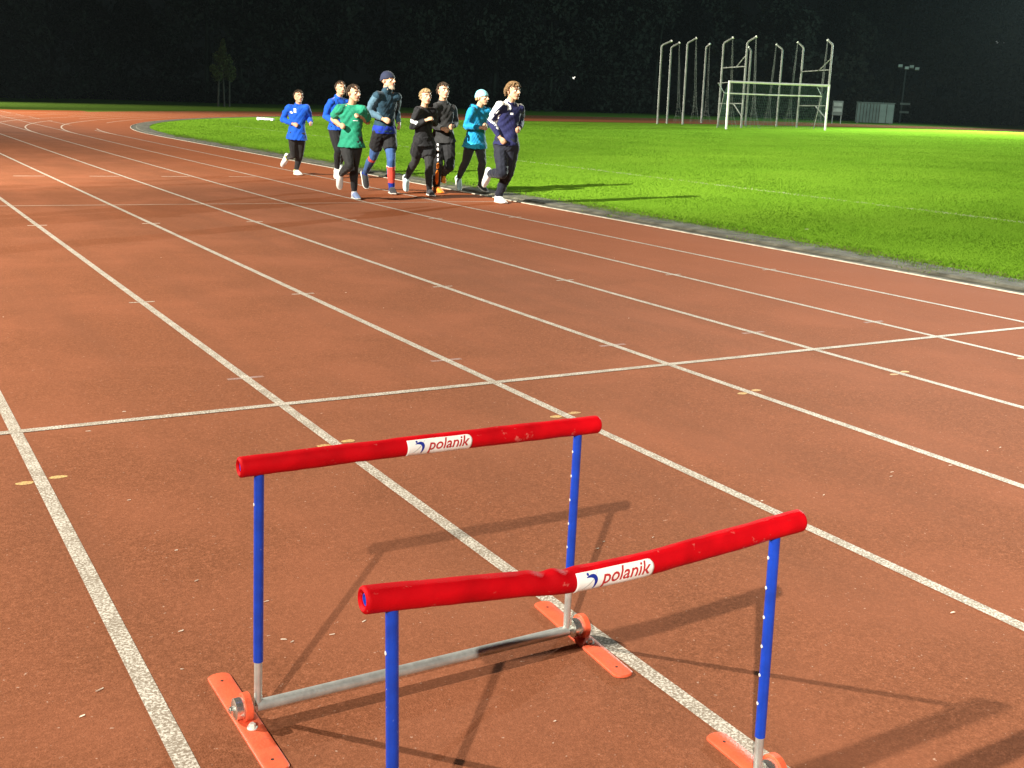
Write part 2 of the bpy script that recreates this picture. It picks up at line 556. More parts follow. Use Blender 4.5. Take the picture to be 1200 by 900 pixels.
for k in range(1, 8):
    flat_strip('lane_tick', [(LINE_X[k] - 0.09, 8.15), (LINE_X[k] + 0.09, 8.15)], 0.026, 0.0068, MT['line'])
    flat_strip('lane_tick', [(LINE_X[k] - 0.10, 13.13), (LINE_X[k] + 0.10, 13.13)], 0.035, 0.0068, MT['thin_line'])
    if 1 < k < 7:
        flat_strip('lane_tick', [(LINE_X[k] - 0.10, 5.72), (LINE_X[k] + 0.10, 5.72)], 0.035, 0.0068, MT['grey_paint'])
        flat_strip('lane_tick', [(LINE_X[k] - 0.56, 20.45), (LINE_X[k] - 0.06, 20.45)], 0.05, 0.0068, MT['thin_line'])
# ------------------------------------------------------------------ lawn blades (nearest part of the field)
def lawn():
    P = []
    # density falls with distance: sample azimuth and range inside the wedge in view
    n = 420000
    u = rng.random(n)
    rr = 10.0 * (62.0 / 10.0) ** u
    az = np.radians(rng.uniform(4, 60, n))
    x, y = rr * np.sin(az), rr * np.cos(az)
    edge = 9.52 + 0.10 * np.sin(y * 2.3) + 0.07 * np.sin(y * 7.1 + 1) + 0.06 * rng.standard_normal(n)
    r = np.where(y > CY, np.hypot(x - CX, y - CY), np.abs(x - CX))
    ok = np.where(y < CY, x > edge, r < RK - 0.66)
    dy0 = np.where(x < 44, 57.0 - 0.05 * (x - 31), 56.3 - 0.20 * (x - 44))
    ok &= ~((x > 31) & (y > dy0))
    x, y = x[ok], y[ok]
    n = len(x)
    # extra ragged tufts that lean over the drain strip
    m = 26000
    ye = rng.uniform(4, 40, m); xe = 9.80 + 0.10 * np.sin(ye * 2.3) + 0.07 * np.sin(ye * 7.1 + 1) - 0.20 + np.abs(rng.standard_normal(m)) * 0.18
    x = np.concatenate([x, xe]); y = np.concatenate([y, ye]); n = len(x)
    r = np.where(y > CY, np.hypot(x - CX, y - CY), np.abs(x - CX))
    t = np.clip((36 - r) / 16, 0, 1)
    z = SLOPE * np.maximum(0, x - XK) + 0.2 * t * t * (3 - 2 * t) + 0.010
    d = np.hypot(x, y)
    h = rng.uniform(0.010, 0.024, n) * (0.8 + 0.4 * np.sin(x * 1.7 + np.sin(y * 1.3)) * 0.5 + 0.2)
    near = x < 10.4
    h = np.where(near, h * 1.7, h)
    wdt = rng.uniform(0.005, 0.010, n) * np.clip(d / 16, 1, 3.2)
    a = rng.uniform(0, 2 * np.pi, n)
    la = rng.uniform(0, 2 * np.pi, n); ll = h * rng.uniform(0.2, 1.0, n)
    V = np.zeros((n, 3, 3))
    V[:, 0] = np.stack([x - np.cos(a) * wdt, y - np.sin(a) * wdt, z], 1)
    V[:, 1] = np.stack([x + np.cos(a) * wdt, y + np.sin(a) * wdt, z], 1)
    V[:, 2] = np.stack([x + np.cos(la) * ll, y + np.sin(la) * ll, z + h], 1)
    # colour: clumps of mid / dark / pale, dry straw along the strip, chalk on the touchline
    cl = np.sin(x * 0.9 + 1.3 * np.sin(y * 0.7)) + np.sin(y * 1.1 + x * 0.35) + rng.standard_normal(n) * 0.8 - 3.2 * np.clip(np.sin((x - 0.42 * y) * 0.85 + 0.5 * np.sin(y * .23) + 0.6) - 0.35, 0, 1)
    mi = np.where(cl > 1.2, 2, np.where(cl < -1.0, 1, 0))
    mi = np.where((x < 10.15) & (rng.random(n) < 0.35) & (y < CY), 3, mi)
    chalk = (np.abs(x - 14.62) < 0.085) & (y < 48) & (rng.random(n) < 0.9)
    mi = np.where(chalk, 4, mi)
    o = np_mesh('grass', V.reshape(-1, 3), np.arange(3 * n).reshape(n, 3), [MT['blade_a'], MT['blade_b'], MT['blade_c'], MT['blade_dry'], MT['blade_line']], mi)
    tag(o, 'short bright green floodlit grass of the infield beside the track', 'grass', kind='stuff')
lawn()

# ------------------------------------------------------------------ pale scraps lying on the rubber
def scraps():
    pts = [(0.709, 2.935), (0.653, 2.718), (0.444, 2.704), (0.382, 2.595), (0.837, 3.253), (0.949, 2.761), (0.965, 2.736), (1.085, 2.729), (1.195, 2.765), (0.987, 3.018), (3.828, 3.092), (3.777, 3.052), (4.63, 3.136), (4.52, 3.125), (4.162, 3.048), (2.389, 2.929), (3.032, 3.053), (3.318, 3.0), (2.202, 2.972), (2.146, 2.929), (1.406, 2.053), (2.876, 2.021), (10.862, 10.63), (1.046, 5.286), (3.322, 8.095), (0.836, 5.024), (0.844, 3.521), (0.808, 4.067)]
    for _ in range(10):
        pts.append((random.uniform(-0.2, 8.5), random.uniform(2, 11)))
    mb = MB()
    for i, (x, y) in enumerate(pts):
        s = random.uniform(0.004, 0.0075) if i < 28 else random.uniform(0.0018, 0.004)
        if i == 22: s = 0.03
        a = random.uniform(-0.5, 0.5)
        lx, ly = s * random.uniform(1.0, 2.2), s * random.uniform(0.2, 0.5)
        z = plane(x) + (0.0072 if i != 22 else 0.04)
        c, q = math.cos(a), math.sin(a)
        ring = []
        for k in range(6):
            t = k * math.pi / 3
            px, py = lx * math.cos(t) * random.uniform(0.35, 1.2), ly * math.sin(t) * random.uniform(0.3, 1.3)
            ring.append((x + c * px - q * py, y + q * px + c * py))
        mb.rings([[(px, py, z) for px, py in ring], [(px + random.uniform(-.001, .001), py, z + 0.0008 + 0.0016 * random.random()) for px, py in ring]])
    tag(mb.build('pale_scraps', MT['chip'], smooth=False), 'small pale scraps scattered over the red running track', 'litter', kind='stuff')
scraps()

# ------------------------------------------------------------------ hurdles
def text_bm(body, height, shear):
    c = bpy.data.curves.new('lettering', 'FONT')
    c.body = body; c.size = 1.0; c.shear = shear; c.resolution_u = 3
    c.space_character = 1.0; c.offset = 0.014
    o = bpy.data.objects.new('lettering', c)
    COL.objects.link(o)
    dg = bpy.context.evaluated_depsgraph_get()
    dg.update()
    me = bpy.data.meshes.new_from_object(o.evaluated_get(dg))
    bpy.data.objects.remove(o); bpy.data.curves.remove(c)
    bm = bmesh.new(); bm.from_mesh(me); bpy.data.meshes.remove(me)
    bmesh.ops.triangulate(bm, faces=bm.faces[:])
    bmesh.ops.subdivide_edges(bm, edges=[e for e in bm.edges if e.calc_length() > 0.12], cuts=2)
    bmesh.ops.triangulate(bm, faces=bm.faces[:])
    xs = [v.co.x for v in bm.verts]
    k = height
    x0 = min(xs)
    for v in bm.verts:
        v.co = Vector(((v.co.x - x0) * k, v.co.y * k, 0))
    wdt = (max(xs) - x0) * k
    return bm, wdt

def hurdle(name, label, path, ups, rail, feet, foot_rot, label_x, wrinkle=0.0, holes=True):
    """path: bar centre line; ups: ((x,y,ztop,zblue),...) ; rail z; feet: centre y of the two floor plates"""
    (xl, yl, ztl, zbl, xlb), (xr, yr, ztr, zbr, xrb) = ups
    R = 0.0242
    root = empty(name, ((xl + xr) / 2, (yl + yr) / 2, 0), label, 'hurdle', 'low training hurdles standing on the track')
    O = root.location
    def part(mb, nm, mats, parent=root, smooth=True):
        o = mb.build(nm, mats, parent, smooth)
        if parent is root:
            o.location = -O
        return o
    # --- padded bar: closely ringed tube with cloth puckers, hollow at both ends
    def bar_pt(x):
        for a, b in zip(path, path[1:]):
            if x <= b[0] or b is path[-1]:
                t = (x - a[0]) / (b[0] - a[0])
                t2 = t
                return Vector((x, a[1] + (b[1] - a[1]) * t2, a[2] + (b[2] - a[2]) * t2))
    def centre(x):
        # smoothed centre line
        s = Vector((0, 0, 0)); n = 0
        for q in (-0.035, -0.02, 0, 0.02, 0.035):
            xx = min(max(x + q, path[0][0]), path[-1][0])
            p = bar_pt(xx); s += Vector((0, p.y, p.z)); n += 1
        return Vector((x, s.y / n, s.z / n))
    x0, x1 = path[0][0], path[-1][0]
    kx = 1.068 if wrinkle else None
    def surf(x, ang, off=0.0):
        c = centre(x)
        d = (centre(min(x + 0.01, x1)) - centre(max(x - 0.01, x0))).normalized()
        side = Vector((0, -1, 0)); side = (side - d * side.dot(d)).normalized()
        up = side.cross(d) * (1 if side.cross(d).z > 0 else -1)
        r = R
        r += 0.0011 * mnoise.noise((x * 16, math.cos(ang) * 0.9 + 9, math.sin(ang) * 0.9)) + 0.0010 * mnoise.noise((x * 9, math.cos(ang) * 1.3 + 4, math.sin(ang) * 1.3)) + 0.0006 * mnoise.noise((x * 34, math.cos(ang) * 2, math.sin(ang) * 2))
        if kx is not None:
            g = math.exp(-((x - kx) / 0.055) ** 2)
            r += g * wrinkle * (0.75 * math.sin((x - kx) * 105 + 1.1 * math.sin(ang)) * max(0, math.sin(ang) + 0.25) ** 1.3)
        r += off
        return c + side * (math.cos(ang) * r) + up * (math.sin(ang) * r)
    n, L = 30, 260
    mb = MB()
    rings = []
    cen0, cen1 = centre(x0), centre(x1)
    def ring(x, rad_off, shift=0.0):
        return [surf(min(max(x, x0), x1), 2 * math.pi * k / n, rad_off) + Vector((shift, 0, 0)) for k in range(n)]
    rings += [ring(x0, -0.0125, 0.030), ring(x0, -0.0118, 0.002), ring(x0, -0.006, -0.002), ring(x0, -0.0015, 0.0)]
    for i in range(L + 1):
        rings.append(ring(x0 + 0.003 + (x1 - x0 - 0.006) * i / L, 0.0))
    rings += [ring(x1, -0.0015, 0.0), ring(x1, -0.006, 0.003), ring(x1, -0.0118, -0.001), ring(x1, -0.0125, -0.030)]
    mb.rings(rings, False, False)
    bar = part(mb, 'padded_bar', MT['red_foam'])
    # blue tube inside, seen in the open ends
    for xx, sg in ((x0, 1), (x1, -1)):
        mb = MB()
        c = centre(xx) + Vector((0.004 * sg, 0, 0))
        mb.tube([c + Vector((0.05 * sg, 0, 0)), c], 0.0112, 18, cap=False)
        mb.tube([c + Vector((0.05 * sg, 0, 0)), c], 0.0088, 18, cap=False)
        a = [c + Vector((0, math.cos(2 * math.pi * k / 18) * 0.0112, math.sin(2 * math.pi * k / 18) * 0.0112)) for k in range(18)]
        b = [c + Vector((0, math.cos(2 * math.pi * k / 18) * 0.0088, math.sin(2 * math.pi * k / 18) * 0.0088)) for k in range(18)]
        mb.rings([a, b], False, False)
        tb = part(mb, 'bar_tube', MT['blue_paint'])
        mb = MB()
        c = centre(xx) + Vector((0.011 * sg, 0, 0))
        mb.tube([c, c + Vector((0.004 * sg, 0, 0))], 0.0086, 18)
        mb.build('tube_plug', MT['white_plastic'], tb)
    # --- label wrapped round the front of the bar, with its print
    lx0, lx1 = label_x
    A0, A1 = math.radians(-62), math.radians(50)
    mb = MB()
    nx, na = 40, 14
    cr = 0.012                                    # rounded right-hand corners
    for i in range(nx + 1):
        x = lx0 + (lx1 - lx0) * i / nx
        e = 0.0
        if x > lx1 - cr:
            q = (x - (lx1 - cr)) / cr
            e = (1 - math.sqrt(max(0, 1 - q * q))) * 0.42
        for j in range(na + 1):
            a = A0 + e + (A1 - A0 - 2 * e) * j / na
            mb.v.append(tuple(surf(x, a, 0.0009)))
    for i in range(nx):
        for j in range(na):
            q = i * (na + 1) + j
            mb.f.append((q, q + na + 1, q + na + 2, q + 1)); mb.m.append(0)
    lab = mb.build('label_patch', MT['label_white'], bar)
    sol = lab.modifiers.new('thickness', 'SOLIDIFY'); sol.thickness = 0.0006; sol.offset = 0
    def wrap_bm(bm, xs, ac, off, mat_, nm):
        for v in bm.verts:
            v.co = surf(xs + v.co.x, ac + v.co.y / R, off + 0.0006)
        me = bpy.data.meshes.new(nm); bm.to_mesh(me); bm.free(); me.materials.append(mat_)
        o = bpy.data.objects.new(nm, me); COL.objects.link(o); o.parent = lab
        return o
    wl = lx1 - lx0
    bm, tw = text_bm('polanik', 0.040, 0.28)
    ts = wl * 0.66 / tw
    for v in bm.verts:
        v.co.x *= ts; v.co.y *= 0.92
    wrap_bm(bm, lx0 + wl * 0.30, math.radians(-17), 0.0016, MT['print_red'], 'lettering')
    # the running-figure emblem: head dot, a swept body stroke and thin trailing strokes
    def stroke_bm(pts, wd):
        b = bmesh.new(); prev = None
        for i, p in enumerate(pts):
            a = Vector(pts[max(i - 1, 0)]); c = Vector(pts[min(i + 1, len(pts) - 1)])
            d = (c - a).normalized(); nr = Vector((-d.y, d.x))
            ww = wd * math.sin(math.pi * (i + 0.6) / (len(pts) + 0.2)) * 0.5
            v1 = b.verts.new((p[0] + nr.x * ww, p[1] + nr.y * ww, 0)); v2 = b.verts.new((p[0] - nr.x * ww, p[1] - nr.y * ww, 0))
            if prev: b.faces.new((prev[0], prev[1], v2, v1))
            prev = (v1, v2)
        return b
    def arc(pts, k=14):
        p0, p1, p2 = [Vector(p) for p in pts]
        return [tuple(p0 * (1 - t) ** 2 + p1 * 2 * t * (1 - t) + p2 * t * t) for t in [i / k for i in range(k + 1)]]
    ex = lx0 + wl * 0.06
    wrap_bm(stroke_bm(arc([(0.010, 0.010), (0.042, 0.018), (0.025, -0.014)]), 0.0085), ex, 0.0, 0.0016, MT['print_blue'], 'emblem')
    b = bmesh.new(); bmesh.ops.create_circle(b, cap_ends=True, radius=0.0028, segments=10)
    for v in b.verts: v.co += Vector((0.014, 0.0155, 0))
    wrap_bm(b, ex, 0.0, 0.0016, MT['print_blue'], 'emblem')
    wrap_bm(stroke_bm(arc([(0.0, -0.012), (0.018, -0.004), (0.040, 0.020)]), 0.0022), ex, 0.0, 0.0013, MT['print_grey'], 'emblem')
    # --- uprights: blue outer tube over a galvanised inner tube
    for (xt, yt, zt_, zb, xb) in ups:
        top = Vector((xt, yt, zt_)); bot = Vector((xb, yt, 0.044))
        pb = bot.lerp(top, (zb - 0.044) / (zt_ - 0.044))
        mb = MB(); mb.tube([pb, pb.lerp(top, 0.5), top + Vector((0, 0, -0.004))], 0.0118, 18)
        up = part(mb, 'upright', MT['blue_paint'])
        mb = MB(); mb.tube([bot, pb + (top - pb).normalized() * 0.02], 0.0098, 16)
        part(mb, 'inner_tube', MT['steel'])
        if holes:
            side = Vector((-0.93, 0.37, 0)) if xt > 1.3 else Vector((-0.985, 0.17, 0))
            for zz in ((0.580, 0.510, 0.440, 0.370, 0.300, 0.230) if xt > 1.3 else (0.565,)):
                if zz > zb + 0.02:
                    c = bot.lerp(top, (zz - 0.044) / (zt_ - 0.044))
                    mb = MB(); mb.tube([c + side * 0.009, c + side * 0.0125], 0.0040, 10)
                    mb.build('height_hole', MT['white_plastic'], up)
    # --- bottom rail
    mb = MB(); mb.tube([(xlb - 0.004, yl, rail), ((xlb + xrb) / 2, yl, rail), (xrb + 0.004, yl, rail)], 0.0148, 18)
    part(mb, 'bottom_rail', MT['steel'])
    # --- clamp at each end: zinc hub in an orange ring, bolted to an orange floor plate
    for sgn, xb in ((-1, xlb), (1, xrb)):
        hx = xb + (-0.040 if sgn < 0 else 0.036)
        ro = 0.010 if sgn < 0 else 0.017
        y = yl
        hz = 0.0465
        mb = MB()
        mb.tube([(hx - 0.021, y, hz), (hx - 0.019, y, hz), (hx + 0.012 + ro, y, hz), (hx + 0.014 + ro, y, hz)], [0.022, 0.0268, 0.0268, 0.022], 26)
        hub = part(mb, 'hub', MT['chrome'])
        mb = MB()
        mb.tube([(hx - 0.030, y, hz), (hx - 0.021, y, hz)], 0.0095, 6)
        mb.tube([(hx - 0.033, y, hz), (hx - 0.030, y, hz)], 0.0055, 10)
        mb.build('nut', MT['chrome'], hub, smooth=False)
        # ring
        mb = MB()
        rr = []
        for (xx, r1) in ((-0.0085, 0.0272), (-0.010, 0.0295), (-0.010, 0.0330), (-0.008, 0.0355), (0.008, 0.0355), (0.010, 0.0330), (0.010, 0.0295), (0.0085, 0.0272)):
            rr.append([(hx + ro + xx, y + r1 * math.cos(2 * math.pi * k / 30), hz + r1 * math.sin(2 * math.pi * k / 30)) for k in range(30)])
        mb.rings(rr + [rr[0]], False, False)
        part(mb, 'clamp_ring', MT['orange_plastic'])
        # bolts fore and aft
        for dy in (-0.047, 0.047):
            mb = MB()
            mb.tube([(hx + ro, y + dy, 0.013), (hx + ro, y + dy, 0.0165)], 0.0125, 16)
            mb.tube([(hx + ro, y + dy, 0.0165), (hx + ro, y + dy, 0.024), (hx + ro, y + dy, 0.027)], [0.0088, 0.0088, 0.006], 6)
            part(mb, 'bolt', MT['white_plastic'], smooth=False)
        # floor plate with rounded ends
        yb, yf = feet
        w2, n2 = 0.0295, 9
        out = []
        for k in range(n2):
            a = math.pi * k / (n2 - 1)
            out.append((w2 * math.cos(a), yb - y - w2 * 0.62 + w2 * 0.62 * math.sin(a)))
        for k in range(n2):
            a = math.pi + math.pi * k / (n2 - 1)
            out.append((w2 * math.cos(a), yf - y + w2 * 0.62 + w2 * 0.62 * math.sin(a)))
        fr = foot_rot[0 if sgn < 0 else 1]
        c, q = math.cos(fr), math.sin(fr)
        def P(u, v, z):
            return (hx + ro + c * u - q * v, y + q * u + c * v, z)
        mb = MB()
        mb.rings([[P(u, v, 0.0072) for u, v in out], [P(u, v, 0.0118) for u, v in out], [P(u * 0.93, v * 0.994, 0.0138) for u, v in out]])
        plate = part(mb, 'floor_plate', MT['orange_plastic'])
        for vv in (yb - y - 0.045, yf - y + 0.05):
            mb = MB(); mb.tube([P(0, vv, 0.0130), P(0, vv, 0.0143)], 0.0038, 10); mb.build('bolt_hole', MT['dark'], plate)
    return root

hurdle('training_hurdle', 'farther red padded hurdle, its bar straight and level above the track',
       [(0.722, 2.395, 0.662), (1.18, 2.395, 0.660), (1.727, 2.395, 0.652)],
       ((0.769, 2.395, 0.648, 0.161, 0.757), (1.664, 2.395, 0.640, 0.235, 1.663)), 0.042, (2.645, 2.150), (0.0, -0.07), (1.139, 1.320))
hurdle('training_hurdle', 'nearer red padded hurdle with a sagging creased bar, feet cut by the picture edge',
       [(0.690, 1.60, 0.676), (0.878, 1.60, 0.656), (1.022, 1.60, 0.640), (1.100, 1.60, 0.629), (1.299, 1.60, 0.630), (1.496, 1.60, 0.642), (1.705, 1.60, 0.655)],
       ((0.744, 1.60, 0.656, 0.170, 0.755), (1.636, 1.60, 0.644, 0.146, 1.659)), 0.042, (1.824, 1.330), (0.0, -0.05), (1.113, 1.293), wrinkle=0.0034)
hurdle('training_hurdle', 'red padded hurdle just below the picture, its bar shadow in the bottom right corner',
       [(0.700, 0.72, 0.660), (1.25, 0.72, 0.640), (1.720, 0.72, 0.650)],
       ((0.744, 0.72, 0.640, 0.170, 0.755), (1.650, 0.72, 0.632, 0.14, 1.665)), 0.042, (0.94, 0.45), (0.0, -0.04), (1.113, 1.293))
# ------------------------------------------------------------------ football goal
def goal():
    X0, Y0 = 40.687, 46.39
    z0 = zt(X0, Y0) + 0.02
    AC = Vector((1, 0, 0.0157))
    def G(a, b, h):
        return Vector((X0, Y0, z0)) + AC * a + Vector((0, b, 0)) + LEAN * h
    root = empty('football_goal', (X0, Y0, z0), 'white full size football goal with green net on the far grass', 'goal')
    def part(mb, nm, m, parent=root):
        o = mb.build(nm, m, parent); 
        if parent is root: o.location = -root.location
        return o
    for a in (0, 7.32):
        mb = MB(); mb.tube([G(a, 0, -0.1), G(a, 0, 1.2), G(a, 0, 2.44 + 0.055)], 0.06, 14); part(mb, 'goal_post', MT['goal_white'])
    mb = MB(); mb.tube([G(0.055, 0, 2.44), G(3.66, 0, 2.43), G(7.265, 0, 2.44)], 0.056, 14); part(mb, 'crossbar', MT['goal_white'])
    mb = MB(); mb.tube([G(1.0, 1.5, 1.86), G(4.5, 1.5, 1.84), G(8.35, 1.5, 1.86)], 0.038, 10); part(mb, 'rear_bar', MT['goal_white'])
    for a, c in ((0, 1.0), (7.32, 8.35)):
        mb = MB(); mb.tube([G(a, 0.06, 2.40), G(a, 0.9, 2.36)], 0.024, 8); mb.tube([G(a, 0.9, 2.36), G(c, 1.5, 1.86)], 0.020, 8)
        mb.tube([G(c, 1.5, 1.86), G(c, 1.9, 0.0)], 0.022, 8)
        part(mb, 'net_stanchion', MT['cage_grey'])
    mb = MB()
    r = 0.0042
    for i in range(53):
        t = i / 52
        mb.tube([G(7.32 * t, 0.05, 2.40), G(1.0 + 7.35 * t, 1.5, 1.86), G(1.0 + 7.35 * t, 1.9, 0.02)], r, 3, cap=False)
    for j in range(13):
        t = j / 13
        mb.tube([G(1.0, 1.9 - 0.4 * t, 1.86 * t + .03), G(8.35, 1.9 - 0.4 * t, 1.86 * t + .03)], r, 3, cap=False)
    for j in range(1, 9):
        t = j / 9
        mb.tube([G(1.0 * t, 0.05 + 1.45 * t, 2.40 - .54 * t), G(7.32 + 1.03 * t, 0.05 + 1.45 * t, 2.40 - .54 * t)], r, 3, cap=False)
    for a, c in ((0, 1.0), (7.32, 8.35)):
        for i in range(1, 12):
            t = i / 12
            mb.tube([G(a + (c - a) * t, 0.05 + 1.45 * t, 2.40 - .54 * t), G(a + (c - a) * t, 0.05 + 1.85 * t, 0.02)], r, 3, cap=False)
        for j in range(1, 14):
            mb.tube([G(a, 0.05, 2.4 * j / 14), G(c, 1.9 - 0.4 * j / 14, 1.86 * j / 14)], r, 3, cap=False)
    part(mb, 'net', MT['net_green'])
goal()

# ------------------------------------------------------------------ throwing cage: ten bent posts, two gates, nets gathered in bundles
CAGE = [((42.35, 54.48), 4.53, (0.43, -0.35, 0.26)), ((44.03, 55.70), 4.52, (0.37, -0.29, 0.27)), ((44.15, 54.32), 4.74, (0.38, -0.31, 0.29)),
        ((48.87, 58.21), 4.78, (0.02, -0.30, 0.20)), ((44.47, 51.44), 4.68, (0.37, -0.32, 0.31)), ((44.14, 49.07), 4.66, (0.34, -0.30, 0.30)),
        ((47.67, 52.62), 4.43, (-0.12, 0.11, 0.19)), ((50.40, 52.81), 4.62, (-0.29, 0.27, 0.27)), ((50.58, 51.24), 4.71, (-0.26, 0.25, 0.28)),
        ((49.60, 47.95), 4.74, (-0.20, 0.22, 0.25))]
def cage():
    root = empty('throwing_cage', (46.4, 52.6, zt(46.4, 52.6)), 'tall grey throwing cage of bent posts standing behind the goal', 'cage')
    def part(mb, nm, m):
        o = mb.build(nm, m, root); o.location = -root.location; return o
    def foot(i):
        x, y = CAGE[i][0]
        return Vector((x, y, zt(x, y) + 0.02))
    def up(i, h):
        return foot(i) + LEAN * h
    for i, (xy, h, arm) in enumerate(CAGE):
        e = up(i, h)
        mb = MB()
        a = Vector(arm)
        mb.tube([foot(i), up(i, h * 0.5), e - LEAN * 0.06, e + a * 0.12, e + a], [0.062, 0.060, 0.058, 0.056, 0.052], 10)
        part(mb, 'cage_post', MT['cage_grey'])
        mb = MB(); mb.tube([e + a - a.normalized() * 0.03, e + a + a.normalized() * 0.05], 0.066, 10); part(mb, 'arm_cap', MT['goal_white'])
    def bar(p, q, nm='gate_bar', r=0.032):
        mb = MB(); mb.tube([p, q], r, 8); part(mb, nm, MT['cage_grey'])
    for i, j in ((4, 5), (8, 9)):
        bar(up(i, 3.30), up(j, 3.36)); bar(up(i, 1.30), up(j, 1.34))
        p, q = up(i, 3.30), up(j, 3.36)
        bar(p.lerp(q, 0.62), up(j, 4.0), 'gate_brace', 0.028)
        p, q = up(i, 1.30), up(j, 1.34)
        bar(p.lerp(q, 0.6), up(j, 0.62), 'gate_brace', 0.032)
    # gathered nets hang from the arm ends and spread on the ground
    for i in (1, 2, 3, 4, 5, 7, 8, 9):
        xy, h, arm = CAGE[i]
        top = up(i, h) + Vector(arm)
        gx = foot(i) + Vector((arm[0] * 1.5, arm[1] * 1.5, 0))
        mb = MB()
        for k in range(9):
            a = 2 * math.pi * k / 9
            o1 = Vector((math.cos(a), math.sin(a), 0))
            pts = [top + o1 * 0.02]
            for t, w_ in ((0.3, 0.05), (0.6, 0.06), (0.78, 0.10), (0.9, 0.22), (1.0, 0.36 + 0.12 * random.random())):
                b = top.lerp(gx, t)
                pts.append(b + o1 * w_ * random.uniform(0.8, 1.2))
            mb.tube(pts, 0.005, 3, cap=False)
        for t, w_ in ((0.78, 0.10), (0.84, 0.16), (0.9, 0.22), (0.95, 0.30)):
            b = top.lerp(gx, t)
            ring = [b + Vector((math.cos(2 * math.pi * k / 14), math.sin(2 * math.pi * k / 14), 0)) * w_ for k in range(15)]
            mb.tube(ring, 0.005, 3, cap=False)
        part(mb, 'net_bundle', MT['net_grey'])
cage()

# ------------------------------------------------------------------ small things round the far side
def beam():
    p = (19.08, 57.4, zt(19.08, 57.4) + 0.014)
    mb = MB()
    d = Vector((0.50, -0.86, 0)).normalized(); s = Vector((-d.y, d.x, 0))
    c = Vector(p)
    mb.box(c + Vector((0, 0, 0.085)), (0.56, 0.06, 0.055), (d, s, Vector((0, 0, 1))))
    o = mb.build('white_beam', MT['goal_white'], None, False, origin=p)
    tag(o, 'low white beam lying on the far edge of the grass, left of the runners', 'beam')
    for sgn in (-1, 1):
        mb = MB(); mb.box(d * (0.45 * sgn) + Vector((0, 0, 0.02)), (0.05, 0.07, 0.02), (d, s, Vector((0, 0, 1))))
        mb.build('beam_foot', MT['goal_white'], o, False)
beam()

MT['container'] = mat('pale_container_paint', (0.085, 0.09, 0.08), 0.8, var=0.2, scale=1.2)
MT['container_b'] = mat('lighter_container_door', (0.125, 0.13, 0.115), 0.8, var=0.15, scale=1.2)
def container():
    A, B = Vector((82.35, 75.9, 0)), Vector((84.62, 73.4, 0))
    z = plane(83.5)
    d = (B - A).normalized(); s = Vector((-d.y, d.x, 0))
    if s.dot(Vector((0.75, 0.66, 0))) < 0: s = -s
    L = (B - A).length
    root = empty('storage_container', ((A.x + B.x) / 2, (A.y + B.y) / 2, z), 'pale grey metal storage container at the foot of the dark trees', 'container')
    def P(a, b, h): return d * (a - L / 2) + s * b + Vector((0, 0, h))
    ax = (d, s, Vector((0, 0, 1)))
    mb = MB(); mb.box(P(L / 2, 1.1, 0.98), (L / 2, 1.1, 0.9), ax); mb.build('body', MT['container'], root, False)
    for k in range(2):
        mb = MB(); mb.box(P(L * 0.71 + k * L * 0.19, -0.03, 0.95), (L * 0.085, 0.03, 0.84), ax); mb.build('door', MT['container_b'], root, False)
    for k in range(7):
        mb = MB(); mb.box(P(0.16 + k * L * 0.085, -0.015, 0.98), (0.045, 0.03, 0.86), ax); mb.build('corrugation', MT['container'], root, False)
    mb = MB(); mb.box(P(L / 2, 1.1, 1.91), (L / 2 + 0.05, 1.16, 0.03), ax); mb.build('roof', MT['container'], root, False)
    for a in (0.2, L - 0.2):
        mb = MB(); mb.box(P(a, 1.1, 0.04), (0.1, 1.0, 0.04), ax); mb.build('skid', MT['cage_grey'], root, False)
container()

def notice_board():
    x, y = 76.1, 72.3; z = plane(x)
    root = empty('notice_board', (x, y, z), 'small pale notice board on two posts right of the goal', 'sign')
    d = Vector((0.69, -0.73, 0)); s = Vector((0.73, 0.69, 0)); ax = (d, s, Vector((0, 0, 1)))
    mb = MB(); mb.box((0, 0, 1.35), (0.44, 0.03, 0.62), ax); b = mb.build('board', MT['container_b'], root, False)
    for zz in (1.66, 1.18):
        mb = MB(); mb.box(Vector((0, 0, zz)) - s * 0.035, (0.36, 0.008, 0.16), ax); mb.build('panel', MT['cage_grey'], b, False)
    for a in (-0.36, 0.36):
        mb = MB(); mb.box(d * a + s * 0.05 + Vector((0, 0, 0.95)), (0.04, 0.04, 0.95), ax); mb.build('post', MT['cage_grey'], root, False)
notice_board()

def emit(name, col, strength):
    m, t, b = new_mat(name)
    b.inputs['Emission Color'].default_value = col + (1,)
    b.inputs['Emission Strength'].default_value = strength
    b.inputs['Base Color'].default_value = (0.5, 0.5, 0.5, 1)
    return m
MT['bulb'] = emit('lit_lamp_glass', (1.0, 0.95, 0.82), 1.6)
MT['bulb_dim'] = emit('dim_lamp_glass', (0.85, 0.95, 0.9), 0.12)
MT['pole_dark'] = mat('dark_lamp_pole', (0.02, 0.022, 0.02), 0.8, var=0.2, scale=2)

